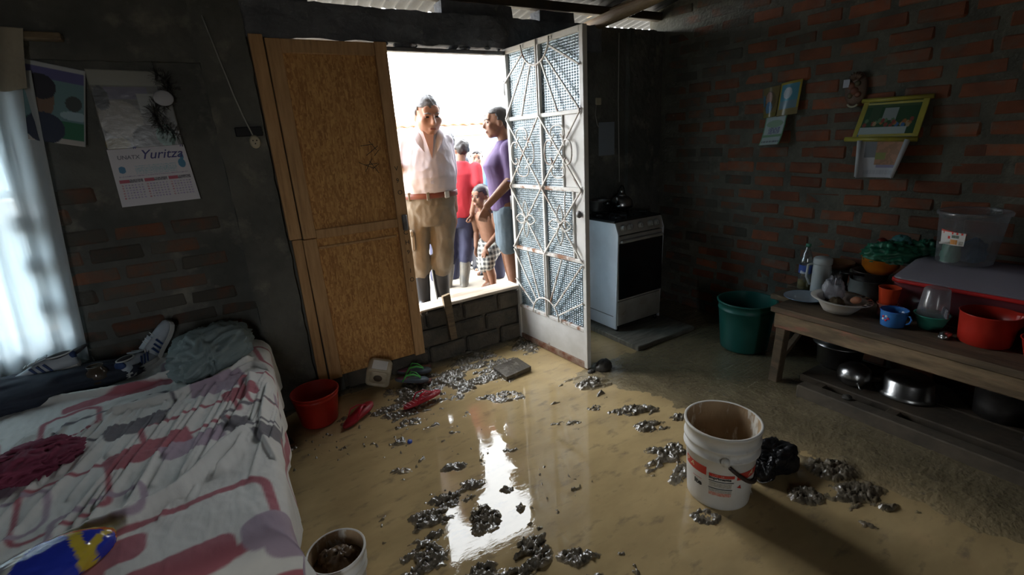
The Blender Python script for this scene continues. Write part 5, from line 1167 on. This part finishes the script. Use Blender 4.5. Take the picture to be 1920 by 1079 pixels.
# glossy snack packet
o = crumple('snack_packet', (-.585, 1.445, zb), (.155, .075, .06), 5.9, mat('shiny_packet', (.03, .05, .45), .18, attr='tint', spec=.6), .10, 4, n=80, mm=44, rot=.35)
co_ = np.zeros(len(o.data.vertices)*3); o.data.vertices.foreach_get('co', co_); co_ = co_.reshape(-1, 3); xx, yy = co_[:, 0], co_[:, 1]; cc = np.tile(np.array([.025, .045, .42]), (len(xx), 1))
cc[(np.abs(xx-.085+.35*yy) < .013) | (np.abs(xx-.115-.5*yy) < .008)] = (.55, .42, .05); cc[xx < -.015+.4*yy] = (.55, .55, .5); cc[(xx < -.03+.4*yy)] = (.30, .30, .33); cc[(yy > .045)] = (.50, .12, .03); cc[yy > .058] = (.5, .4, .06); cc[(xx < -.09) & (yy < .02)] = (.42, .07, .03)
set_colors(o.data, cc); tag(o, 'shiny blue and yellow snack packet at the near corner of bed', 'packet')
# sneakers
M['sn_w'] = mat('grey_white_leather', (.38, .42, .46), .6, c2=(.30, .33, .36), ns=9); M['sn_b'] = mat('navy_suede', (.02, .045, .13), .7); M['sn_s'] = mat('pale_rubber', (.44, .44, .42), .6); M['sn_in'] = mat('shoe_lining', (.025, .022, .025), .9)
def sneaker(name, label, loc, rot):
    o = thing(name, label, 'sneaker', loc, rot=rot)
    S = [(-.128, .018, .05), (-.122, .030, .078), (-.10, .036, .084), (-.06, .036, .078), (-.02, .036, .082), (.02, .040, .074), (.06, .044, .058), (.095, .040, .048), (.12, .028, .038), (.13, .012, .028)]
    def ring(x, w_, h, n=18): return [(x, w_*math.cos(t)*(1 if math.sin(t) < .2 else .9), .018+(h-.018)*max(0, math.sin(t))**.75 if math.sin(t) > 0 else .018) for t in np.linspace(0, 2*PI, n, endpoint=False)]
    q = MB(); q.loft([ring(*s_) for s_ in S]); q.build('upper', M['sn_w'], o)
    P = [(x, w_+.004) for x, w_, h in S]; P = P+[(x, -y) for x, y in P[::-1]]; P = [P[0]]+P
    q = MB(); q.prism(P[1:], 0, .022); q.build('sole', M['sn_s'], o)
    q = MB(); q.ball((-.075, 0, .079), (.045, .027, .012), 18, 8); q.build('collar', M['sn_in'], o)
    q = MB(); q.tube([(-.075+.046*math.cos(a), .028*math.sin(a), .082) for a in np.linspace(0, 2*PI, 24, endpoint=False)], .004, 6, True); q.build('collar_edge', M['sn_s'], o)
    q = MB(); q.ball((-.118, 0, .062), (.014, .026, .022), 14, 8); q.build('heel_tab', M['sn_b'], o)
    q = MB(); q.box((.0, 0, .086), (.075, .034, .008), .003, rot=(0, .22, 0)); q.build('tongue', M['sn_w'], o)
    for s_ in (-1, 1):
        for k in range(3): q = MB(); q.bar((-.035+.024*k, s_*.0385, .026), (-.015+.024*k, s_*.033, .068), .009, .003, up=(0, 1, 0)); q.build('stripe', M['sn_b'], o)
    for k in range(4): q = MB(); q.bar((.0+.016*k, -.018, .090-.005*k), (.004+.016*k, .018, .090-.005*k), .004, .003); q.build('lace', M['sn_s'], o)
    return o
sneaker('sneaker', 'grey sneaker seen heel-on with navy heel tab between jar and pillow', (-.532, 2.88, zb+.006), (0, .02, 1.12))
sneaker('sneaker', 'grey sneaker with navy stripes lying sideways on the navy cloth', (-.87, 2.875, zb+.068), (0, .12, PI+.1))
sneaker('sneaker', 'sneaker propped behind against the wall next to the pillow', (-.435, 2.985, zb+.07), (.5, -1.0, .2))
q = MB(); q.ball((-.775, 2.93, zb+.135), (.075, .035, .012), 22, 8, (0, -.42, .15)); o = q.build('insole', M['sn_in'], None); tag(o, 'black insole sticking up above the striped sneaker', 'insole')
ja = thing('glass_jar', 'brown glass jar between the two sneakers on the bed', 'jar', (-.672, 2.775, zb+.004)); M['brown_glass'] = mat('brown_glass', (.06, .045, .032), .1, spec=.7, coat=.3)
q = MB(); q.lathe([(.036, 0), (.044, .006), (.046, .06), (.040, .075), (.030, .085), (.030, .095), (.026, .096), (0, .09)], 28); q.build('body', M['brown_glass'], ja); q = MB(); q.tube([(.031*math.cos(a), .031*math.sin(a), .096) for a in np.linspace(0, 2*PI, 28, endpoint=False)], .003, 6, True); q.build('rim', M['brown_glass'], ja)
# ------------------------------------------------------------------ people outside the doorway
def fuse(name, mb, voxel, m, parent, sm=6, wr=0, ws=14, seed=0, stretch=(1, 1, .45), keep=None):
    """overlapping closed shapes -> one continuous smooth skin, optional cloth wrinkles"""
    me = mb.mesh('raw', m); o = bpy.data.objects.new('raw', me)
    r = o.modifiers.new('r', 'REMESH'); r.mode = 'VOXEL'; r.voxel_size = voxel; r.use_smooth_shade = True
    s_ = o.modifiers.new('s', 'SMOOTH'); s_.factor = .5; s_.iterations = sm
    out = baked(o)
    bpy.data.objects.remove(o); bpy.data.meshes.remove(me)
    out.materials.clear()
    for mm in (m if isinstance(m, (list, tuple)) else [m]): out.materials.append(mm)
    out.polygons.foreach_set('use_smooth', [True]*len(out.polygons))
    if wr:
        n_ = len(out.vertices); co = np.zeros(n_*3, np.float32); no = np.zeros(n_*3, np.float32)
        out.vertices.foreach_get('co', co); out.vertices.foreach_get('normal', no); co = co.reshape(-1, 3); no = no.reshape(-1, 3)
        pp_ = co*np.array(stretch)*ws+np.array([seed*3.7, seed*1.3, 0])
        w_ = np.array([(1-abs(mnoise.noise(p)))*.7+(1-abs(mnoise.noise(p*2.1)))*.3-.75 for p in map(Vector, pp_)])
        out.vertices.foreach_set('co', (co+no*(w_*wr*2.2)[:, None]).astype(np.float32).ravel()); out.update()
    return link(name, out, parent)
def limb(q, pts, rad, n=14, flat=1.0):
    pts = [Vector(p) for p in pts]; P = []; R_ = []
    for i in range(len(pts)-1):
        for k in range(5): t = k/5; P.append(pts[i].lerp(pts[i+1], t)); tt = t*t*(3-2*t); R_.append(rad[i]*(1-tt)+rad[i+1]*tt)
    P.append(pts[-1]); R_.append(rad[-1])
    q.tube(P, R_, n, flat=flat)
    for p, r in zip(pts, rad): q.ball(p, (r, r, r), 12, 8)
def torso(q, secs, n=24):
    """(x,y,z,half width,half depth)"""
    q.loft([[(x+w_*math.cos(a)*(1 if True else 1), y+d*math.sin(a), z) for a in np.linspace(0, 2*PI, n, endpoint=False)] for x, y, z, w_, d in secs])
def hand(q, wr, dr, palm_n, s=1.0, curl=.5, thumb=1, fist=False):
    """wr wrist point, dr direction to the fingers, palm_n direction the palm faces, thumb side +-1"""
    d = Vector(dr).normalized(); pn = Vector(palm_n); pn = (pn-d*pn.dot(d)).normalized(); sd = d.cross(pn)*thumb
    w0 = Vector(wr)
    def pt(a, b_, c_): return w0+d*a*s+sd*b_*s+pn*c_*s
    P = [pt(a, 0, 0) for a in (0, .03, .06, .088)]
    q.tube(P, [.024*s, .033*s, .040*s, .036*s], 12, flat=.42, up=pn)
    L_ = (.062, .074, .079, .071) if not fist else (.06, .066, .066, .06)
    for i, b_ in enumerate((-.032, -.011, .011, .032)):
        l = L_[i]; c0 = curl*(1.0+.12*i)
        if fist: c0 = 1.55
        a = Vector((.085, b_, 0)); ang = .25*c0; pts = [pt(.07, b_*.95, 0), pt(*a)]; cur = a
        for k, f in enumerate((.45, .32, .25)):
            ang += c0*(.35, .55, .45)[k]
            cur = cur+Vector((math.cos(ang)*l*f, b_*.03, math.sin(ang)*l*f)); pts.append(pt(*cur))
        q.tube(pts, [.0095*s, .0092*s, .0088*s, .008*s, .0068*s], 8); q.ball(pts[-1], .0068*s, 8, 6)
    tp = [pt(.02, .022, .004), pt(.045, .048, .012), pt(.072, .060, .022 if not fist else .034), pt(.092, .058 if not fist else .03, .032 if not fist else .046)]
    q.tube(tp, [.014*s, .0125*s, .0105*s, .008*s], 8); q.ball(tp[-1], .008*s, 8, 6)
def head_parts(q, c, yaw, pitch, s=1.0, roll=0, jaw=1.0):
    Mh = Matrix.Translation(c) @ Matrix.Rotation(yaw, 4, 'Z') @ Matrix.Rotation(pitch, 4, 'X') @ Matrix.Rotation(roll, 4, 'Y') @ Matrix.Scale(s, 4)
    q.M = Mh                                     # local: -y forward, z up, centre of the head at eye height
    q.ball((0, .018, .022), (.075, .090, .088), 24, 16); q.ball((0, -.022, -.030), (.060*jaw, .062, .075), 20, 14); q.ball((0, -.048, -.088), (.030*jaw, .026, .022), 14, 10)
    q.ball((0, -.058, .040), (.054, .020, .032), 14, 10)
    for k in (-1, 1):
        q.ball((k*.040, -.056, -.022), (.024*jaw, .022, .026), 12, 8); q.ball((k*.074, .012, -.008), (.009, .020, .030), 12, 8)
        q.ball((k*.030, -.067, .018), (.022, .010, .007), 10, 6)
    q.tube([(0, -.076, .012), (0, -.090, -.012), (0, -.098, -.030)], [.008, .011, .0145], 10); q.ball((0, -.094, -.032), (.018, .012, .010), 10, 8)
    q.ball((0, -.078, -.058), (.024, .010, .007), 12, 8); q.ball((0, -.076, -.070), (.021, .010, .007), 12, 8)
    q.M = Matrix(); return Mh
M['eye'] = mat('dark_eye', (.015, .01, .008), .15); M['lip'] = mat('lips', (.26, .09, .075), .5)
def face_details(Mh, par, mbrow, small=1.0):
    for k in (-1, 1):
        q = MB(); q.M = Mh; q.ball((k*.031, -.0735, .002), (.0125, .006, .0052), 12, 8); q.build('eye', M['eye'], par)
        q = MB(); q.M = Mh; q.tube([(k*.014, -.083, .020), (k*.032, -.082, .0255), (k*.050, -.070, .019)], [.0035, .0045, .0022], 6); q.build('eyebrow', mbrow, par)
    q = MB(); q.M = Mh; q.ball((0, -.0835, -.064), (.023, .006, .0065), 14, 6); q.build('mouth', M['lip'], par)
def hair_cap(name, Mh, par, m, front=.055, back=-.075, side=-.01, puff=1.06, curl=0, cs=30, top=1.0):
    """solid cap of hair over the skull down to a hairline"""
    q = MB(); n, mm = 48, 30; vs = []; keep = {}
    C = Vector((0, .018, .022)); Rr = Vector((.073, .090, .088))*puff
    for i in range(mm+1):
        t = PI*i/mm
        for k in range(n):
            a = 2*PI*k/n; d = Vector((math.sin(t)*math.cos(a), math.sin(t)*math.sin(a), math.cos(t)))
            p = C+Vector((d.x*Rr.x, d.y*Rr.y, d.z*Rr.z*(top if d.z > 0 else 1)))
            if curl: p += d*curl*(mnoise.noise(p*cs)+.5*mnoise.noise(p*cs*2))
            vs.append(p)
    fs = []
    def ok(p):
        y = (p.y-C.y)/.09                        # -1 front .. 1 back
        lim = front if y < -.55 else (side+(front-side)*smoothstep(-.15, -.55, y) if y < 0 else side+(back-side)*smoothstep(0, .75, y))
        return p.z > lim
    for i in range(mm):
        for k in range(n):
            f = (i*n+k, i*n+(k+1) % n, (i+1)*n+(k+1) % n, (i+1)*n+k)
            if all(ok(vs[j]) for j in f): fs.append(f)
    q.M = Mh; q.add(vs, fs, True); o = q.build(name, m, par); solidify(o, .014, -1); return o
def boot(q, ank, toe, shaft_top, s=1.0, r=.056):
    a, t, u = Vector(ank), Vector(toe), Vector(shaft_top)
    q.tube([u, u.lerp(a, .5), a+Vector((0, 0, .03)), a], [r*s*1.08, r*s, r*s*.86, r*s*.84], 16)
    f = (t-a); f.z = 0; L = f.length; f.normalize(); z0 = t.z
    P = [a+f*x for x in (-.055*s, -.02*s, .05*s, L*.7, L, L+.035*s)]
    hh = [.035, .055, .050, .038, .030, .018]; ww = [.033, .039, .040, .046, .042, .022]
    sd = Vector((-f.y, f.x, 0)); rings = []
    for p, h, w_ in zip(P, hh, ww):
        rings.append([Vector((p.x, p.y, z0))+sd*w_*s*math.cos(t_)+Vector((0, 0, h*s*(1+math.sin(t_)))) for t_ in np.linspace(0, 2*PI, 14, endpoint=False)])
    q.loft(rings)
def skin(name, c, c2): return mat(name, c, .5, c2=c2, ns=14, sss=.12, spec=.35)
SK_M = skin('tanned_skin', (.40, .225, .165), (.35, .18, .13)); SK_B = skin('brown_skin', (.20, .098, .06), (.16, .078, .046)); SK_L = skin('light_brown_skin', (.40, .22, .14), (.33, .17, .11))
HAIR = mat('black_hair', (.018, .014, .013), .45, bump=.6, bs=90, bd=.004); HAIR_G = mat('greying_hair', (.10, .10, .11), .5, c2=(.20, .205, .22), ns=40, bump=.6, bs=90, bd=.004)
RUB = mat('black_rubber', (.02, .022, .027), .32); RUB_G = mat('muddy_rubber', (.11, .11, .105), .35, c2=(.20, .175, .14), ns=9)

# --- stout man, white shirt, khaki cargo trousers, rubber boots
P_ = thing('person', 'stout grey-haired man in white shirt and khaki cargo trousers at the doorway', 'person', (1.285, 3.50, ZOUT), -.30)
q = MB()
Mh = head_parts(q, (.118, -.062, 1.490), .30, .22, 1.20, jaw=1.26)
limb(q, [(.10, .0, 1.33), (.112, -.010, 1.43)], [.074, .068])
torso(q, [(.06, 0, .84, .13, .09), (.07, 0, 1.0, .16, .12), (.09, 0, 1.22, .15, .10), (.10, 0, 1.34, .09, .07)])
limb(q, [(-.055, .01, 1.31), (-.125, -.03, 1.12), (-.165, -.20, 1.20)], [.055, .046, .030]); hand(q, (-.167, -.215, 1.205), (.0, -.75, .45), (.9, 0, .1), 1.0, .5, -1)
limb(q, [(.235, .02, 1.31), (.250, .07, 1.02), (.255, .02, .79)], [.055, .045, .031]); hand(q, (.255, .015, .77), (-.02, -.12, -1), (-1, 0, 0), 1.0, .5, 1)
limb(q, [(-.03, 0, .84), (-.05, .0, .46), (-.065, .0, .10)], [.085, .048, .03]); limb(q, [(.15, 0, .84), (.12, .01, .46), (.095, .03, .10)], [.085, .048, .03])
fuse('body', q, .0075, SK_M, P_, 4)
face_details(Mh, P_, HAIR_G); hair_cap('hair', Mh, P_, HAIR_G, .048, -.085, -.025, 1.10, .005, 40)
SHIRT = mat('white_cotton_shirt', (.52, .475, .51), .8, c2=(.48, .435, .475), ns=3, bump=.1, bs=200); KHAKI = mat('khaki_canvas', (.185, .155, .115), .85, c2=(.155, .13, .095), ns=5, bump=.15, bs=180); BELT = mat('brown_leather', (.16, .045, .028), .4); BUCKLE = mat('brass_buckle', (.5, .45, .38), .35, metal=.8)
q = MB()
torso(q, [(.072, -.005, .915, .195, .150), (.075, -.03, .98, .206, .178), (.080, -.045, 1.06, .206, .190), (.088, -.03, 1.16, .198, .165), (.096, -.012, 1.26, .186, .135), (.10, -.002, 1.33, .160, .105), (.104, .0, 1.382, .105, .088), (.108, -.004, 1.418, .086, .084)])
limb(q, [(-.050, .01, 1.300), (-.112, -.015, 1.15), (-.128, -.06, 1.11)], [.070, .068, .062]); limb(q, [(.228, .015, 1.300), (.246, .055, 1.08), (.249, .065, 1.01)], [.070, .066, .060])
sh_ = fuse('shirt', q, .009, SHIRT, P_, 4, .007, 9, 1, (1.4, 1.2, .8))
for s_ in (-1, 1):
    q = MB(); q.loft([[(.108+s_*.010, -.140, 1.205), (.108+s_*.030, -.125, 1.275), (.108+s_*.058, -.090, 1.365), (.108+s_*.078, -.02, 1.430), (.108+s_*.05, .07, 1.445)], [(.108+s_*.030, -.165, 1.215), (.108+s_*.085, -.145, 1.285), (.108+s_*.118, -.105, 1.340), (.108+s_*.112, -.02, 1.395), (.108+s_*.06, .088, 1.405)]], False, False); o = q.build('collar', SHIRT, sh_); solidify(o, .006); subsurf(o, 2)
q = MB(); q.prism([(.060, 1.42), (.156, 1.42), (.110, 1.19)], -.125, -.085, 'y')
o = q.build('neck_opening', SK_M, P_)
for v in o.data.vertices: v.co.y = -.178 + (v.co.z-1.20)*.38 + (0 if v.co.y < -.1 else .02)
q = MB(); q.bar((.085, -.240, 1.02), (.106, -.165, 1.17), .022, .004, up=(0, -1, 0)); q.build('button_placket', SHIRT, sh_)
q = MB()
torso(q, [(.058, -.005, .70, .150, .120), (.060, -.005, .78, .185, .140), (.066, -.012, .87, .200, .155), (.072, -.015, .935, .198, .155)])
limb(q, [(-.045, 0, .78), (-.068, -.015, .48), (-.068, -.005, .375), (-.066, .0, .315)], [.112, .090, .098, .074]); limb(q, [(.155, 0, .78), (.132, -.015, .48), (.112, .005, .385), (.108, .01, .325)], [.110, .086, .092, .070])
tr_ = fuse('trousers', q, .009, KHAKI, P_, 4, .010, 10, 2, (1, 1, .7))
q = MB(); n = 40; ring0 = [(.073+.209*math.cos(a), -.014+.165*math.sin(a)) for a in np.linspace(0, 2*PI, n, endpoint=False)]
q.loft([[(x, y, .912) for x, y in ring0], [(x, y, .952) for x, y in ring0]], False); o = q.build('belt', BELT, P_); solidify(o, .006, 1)
q = MB(); q.box((.19, -.165, .932), (.05, .012, .052), .006, rot=(0, 0, .75)); q.build('buckle', BUCKLE, o)
for x in (-.08, .05): a = math.acos((x-.073)/.209); q = MB(); q.box((x, -.014-.172*math.sin(a), .93), (.022, .010, .062), .003); q.build('belt_loop', KHAKI, tr_)
q = MB(); q.box((-.125, -.085, .60), (.026, .125, .145), .012, rot=(.05, .05, .75)); cpk = q.build('cargo_pocket', KHAKI, tr_); q = MB(); q.box((-.132, -.092, .665), (.032, .135, .05), .01, rot=(.05, .05, .75)); q.build('pocket_flap', KHAKI, cpk)
for k, (a_, t_) in enumerate((((-.065, .0, .06), (-.075, -.125, 0)), ((.095, .03, .06), (.105, -.085, 0)))):
    q = MB(); boot(q, a_, t_, (a_[0], a_[1], .36), 1.08, .062); fuse('boot', q, .009, RUB, P_, 4)

# --- woman in purple top and denim shorts, in profile
W_ = thing('person', 'woman in purple top and denim shorts looking left by the door edge', 'person', (2.005, 3.43, ZOUT), math.radians(-112))
q = MB()
Mh = head_parts(q, (.0, -.04, 1.425), .05, .0, 1.08)
limb(q, [(0, .02, 1.25), (0, .0, 1.36)], [.052, .048]); torso(q, [(0, 0, .78, .13, .09), (0, 0, .95, .11, .085), (0, 0, 1.15, .13, .09), (0, .01, 1.26, .09, .06)])
limb(q, [(.165, .03, 1.225), (.20, .03, 1.00), (.185, -.185, .80)], [.050, .043, .030]); hand(q, (.184, -.195, .785), (-.05, -.35, -1), (-1, .2, 0), .95, .9, 1)
limb(q, [(-.165, .02, 1.235), (-.185, .03, .995), (-.15, -.12, .80)], [.048, .040, .028]); hand(q, (-.15, -.13, .785), (.1, -.3, -1), (1, 0, 0), .92, .7, -1)
for s_ in (-1, 1): limb(q, [(s_*.085, 0, .78), (s_*.085, -.02, .43), (s_*.08, .01, .22), (s_*.078, .02, .07)], [.085, .056, .056, .036]); limb(q, [(s_*.078, .02, .04), (s_*.08, -.08, .028), (s_*.082, -.14, .02)], [.035, .030, .020], flat=1)
fuse('body', q, .0075, SK_B, W_, 3)
face_details(Mh, W_, HAIR); hair_cap('hair', Mh, W_, HAIR, .060, -.085, -.012, 1.09, .003, 30); q = MB(); q.M = Mh; q.ball((0, .105, -.02), (.035, .03, .045), 14, 10); q.build('hair_bun', HAIR, W_)
PUR = mat('purple_jersey', (.085, .048, .135), .8, c2=(.068, .04, .11), ns=5, bump=.1, bs=160); DEN = mat('faded_denim', (.055, .085, .11), .85, c2=(.095, .13, .16), ns=5, bump=.2, bs=200); PURD = mat('dark_purple_trim', (.06, .035, .11), .8)
q = MB(); torso(q, [(0, .0, .74, .165, .135), (0, -.005, .86, .160, .135), (0, -.015, 1.0, .145, .135), (0, -.035, 1.10, .155, .145), (0, -.015, 1.18, .160, .115), (0, .01, 1.255, .12, .075), (0, .015, 1.285, .068, .058)])
for s_ in (-1, 1): limb(q, [(s_*.155, .02, 1.225), (s_*.182, .035, 1.04), (s_*.183, .03, .985)], [.066, .062, .060])
o = fuse('top', q, .010, PUR, W_, 5, .004, 13, 3)
q = MB(); q.tube([(.186+.058*math.cos(a), .03+.058*math.sin(a), .985-.004*math.cos(a)) for a in np.linspace(0, 2*PI, 24, endpoint=False)], .010, 8, True); q.build('rolled_cuff', PUR, o)
q = MB(); q.tube([(.066*math.cos(a), .012+.058*math.sin(a), 1.283+.012*math.sin(a)) for a in np.linspace(0, 2*PI, 24, endpoint=False)], .008, 8, True); q.build('neck_trim', PURD, o)
q = MB(); torso(q, [(0, .005, .62, .15, .12), (0, .01, .74, .165, .130), (0, .005, .82, .155, .122)])
for s_ in (-1, 1): limb(q, [(s_*.085, .0, .72), (s_*.088, -.012, .50), (s_*.088, -.015, .455)], [.105, .092, .090])
fuse('shorts', q, .010, DEN, W_, 4, .004, 12, 4)
M['sandal'] = mat('brown_sandal', (.09, .05, .03), .6)
for s_ in (-1, 1): q = MB(); q.box((s_*.08, -.05, .008), (.085, .235, .016), .006); q.build('sandal', M['sandal'], W_)

# --- child in plaid shorts
C_ = thing('person', 'small child in plaid shorts with a hand on one knee', 'person', (1.955, 3.725, ZOUT-.015), math.radians(-62))
q = MB()
Mh = head_parts(q, (.0, -.06, .855), -.25, .10, .86)
limb(q, [(0, -.03, .70), (0, -.05, .78)], [.038, .036]); torso(q, [(0, .05, .42, .085, .065), (0, .02, .55, .09, .068), (0, -.015, .66, .10, .066), (0, -.03, .715, .06, .045)])
limb(q, [(.11, -.02, .675), (.125, .01, .53), (.075, -.135, .425)], [.036, .030, .022]); hand(q, (.072, -.143, .42), (-.15, -.4, -.8), (0, .8, -.3), .62, .35, 1)
limb(q, [(-.11, -.02, .675), (-.135, .03, .52), (-.11, -.03, .40)], [.036, .030, .022]); hand(q, (-.11, -.036, .39), (.0, -.2, -1), (1, 0, 0), .62, .6, -1)
limb(q, [(.058, .04, .42), (.065, -.12, .30), (.062, -.065, .15), (.062, -.05, .05)], [.056, .044, .040, .027]); limb(q, [(-.058, .04, .42), (-.062, .0, .24), (-.062, .04, .13), (-.062, .05, .045)], [.056, .042, .040, .027])
for x, y in ((.062, -.05), (-.062, .05)): limb(q, [(x, y, .03), (x, y-.06, .022), (x, y-.10, .016)], [.027, .024, .015])
fuse('body', q, .0065, SK_B, C_, 3)
face_details(Mh, C_, HAIR); hair_cap('hair', Mh, C_, HAIR, .048, -.075, -.015, 1.09, .003, 30)
PLAID = mat('plaid_cotton', (.2, .2, .18), .85, attr='tint')
q = MB(); torso(q, [(0, .045, .36, .105, .09), (0, .045, .44, .110, .09)]); limb(q, [(.058, .035, .40), (.066, -.11, .315), (.066, -.118, .275)], [.075, .068, .066]); limb(q, [(-.058, .035, .40), (-.063, .0, .26), (-.063, .005, .215)], [.075, .068, .066])
o = fuse('shorts', q, .008, PLAID, C_, 3, .003, 16, 6)
co_ = np.array([v.co[:] for v in o.data.vertices]); a_ = (np.sin(co_[:, 2]*150) > .2).astype(float); b_ = (np.sin((co_[:, 0]+co_[:, 1])*130) > .2).astype(float); g = .05+.22*a_[:, None]*np.array([1, .97, .85])+.20*b_[:, None]*np.array([1, .98, .9]); set_colors(o.data, g)

# --- person in red T-shirt, back turned, muddy rubber boots
def standing(label, loc, rz, s, shirt, pants, hair, skn, boots=None, sleeve=.6, wdt=1.0, headyaw=0, headpitch=0, curl=.004, cs=30, fists=False, low=True, lean=.12, headroll=0, front=.055, arms=None):
    o = thing('person', label, 'person', loc, rz)
    q = MB(); k = lambda x, y, z: (x*s+lean*z*math.cos(rz), y*s-lean*z*math.sin(rz), z*s)
    Mh = head_parts(q, k(0, -.04, 1.495), headyaw, headpitch, s, headroll)
    limb(q, [k(0, .01, 1.33), k(0, -.012, 1.43)], [.055*s, .050*s]); torso(q, [(*k(0, 0, .84), .12*s, .085*s), (*k(0, 0, 1.05), .12*s, .085*s), (*k(0, 0, 1.25), .14*s, .09*s), (*k(0, 0, 1.36), .08*s, .06*s)])
    for e in (-1, 1):
        eb, wp = (arms or {}).get(e, ((e*.215, .03, 1.06), (e*.20, -.05, .83))); dv = (Vector(wp)-Vector(eb)).normalized()
        limb(q, [k(e*.165, .01, 1.31), k(*eb), k(*wp)], [.050*s, .043*s, .031*s]); hand(q, k(*(Vector(wp)+dv*.008)), dv, (-e, 0, 0), .98*s, .6, e, fists)
        limb(q, [k(e*.09, 0, .84), k(e*.09, .0, .46), k(e*.088, .02, .08)], [.08*s, .045*s, .03*s]); limb(q, [k(e*.088, .02, .045), k(e*.09, -.12, .03)], [.036*s, .026*s])
    fuse('body', q, .008 if not low else .010, skn, o, 3)
    face_details(Mh, o, hair); hair_cap('hair', Mh, o, hair, front, -.085, -.015, 1.08, curl, cs)
    q = MB(); torso(q, [(*k(0, 0, .80), .165*s*wdt, .125*s*wdt), (*k(0, -.005, .95), .160*s*wdt, .125*s*wdt), (*k(0, -.01, 1.12), .165*s*wdt, .125*s*wdt), (*k(0, 0, 1.25), .170*s*wdt, .11*s*wdt), (*k(0, .005, 1.33), .115*s, .08*s), (*k(0, .01, 1.385), .068*s, .06*s)])
    for e in (-1, 1):
        eb = (arms or {}).get(e, ((e*.215, .03, 1.06), 0))[0]; a, b_ = Vector(k(e*.16, .01, 1.30)), Vector(k(*eb)); limb(q, [a, a.lerp(b_, sleeve)], [.070*s, .062*s])
    fuse('shirt', q, .011, shirt, o, 5, .005, 11, rz)
    q = MB(); torso(q, [(*k(0, 0, .70), .15*s*wdt, .12*s), (*k(0, 0, .80), .160*s*wdt, .125*s), (*k(0, 0, .90), .150*s*wdt, .115*s)])
    zb_ = .34 if boots else .06
    for e in (-1, 1): limb(q, [k(e*.085, 0, .80), k(e*.092, -.01, .48), k(e*.09, .01, zb_)], [.105*s, .088*s, .078*s])
    fuse('trousers', q, .011, pants, o, 5, .006, 12, rz+1)
    for e in (-1, 1):
        q = MB()
        if boots: boot(q, k(e*.09, .02, .06), k(e*.10, -.10, 0), k(e*.09, .02, .38), s, .060); fuse('boot', q, .009, boots, o, 4)
        else: boot(q, k(e*.088, .02, .05), k(e*.095, -.10, 0), k(e*.088, .02, .10), s, .045); fuse('shoe', q, .010, RUB, o, 3)
    return o
RED = mat('red_jersey', (.38, .02, .03), .8, c2=(.32, .016, .025), ns=5, bump=.1, bs=150); NAVY = mat('navy_tracksuit', (.022, .024, .055), .75, c2=(.03, .03, .065), ns=5); BLUE = mat('blue_shirt', (.12, .22, .36), .8); GREYT = mat('grey_trousers', (.1, .1, .11), .85); PINK = mat('salmon_shirt', (.5, .28, .22), .8)
standing('person in red T-shirt, navy trousers and muddy rubber boots behind the stout man', (1.71, 3.97, ZOUT-.035), math.radians(150), .845, RED, NAVY, HAIR, SK_B, RUB_G, .75, 1.05, .35, .12, .010, 26, True, False, .12, arms={-1: ((-.20, .09, 1.10), (-.15, .14, .86)), 1: ((.215, .03, 1.06), (.20, -.05, .83))})
standing('curly-haired person mostly hidden behind the shoulder of the stout man', (1.73, 4.28, ZOUT-.02), math.radians(160), .875, GREYT, NAVY, mat('grey_curls', (.05, .05, .055), .5, bump=.8, bs=80), SK_B, None, .6, 1.0, 0, 0, .016, 45)
standing('young person with wavy black hair peering over the red shoulder', (2.11, 4.45, ZOUT-.02), math.radians(-35), .77, PINK, GREYT, HAIR, SK_L, None, .6, 1.0, .1, .1, .012, 30)
standing('person in blue shirt standing half hidden behind the woman in purple', (2.16, 4.05, ZOUT-.02), math.radians(-100), 1.01, BLUE, NAVY, HAIR, SK_B, None, .7)

bpy.data.scenes.remove(_bench)
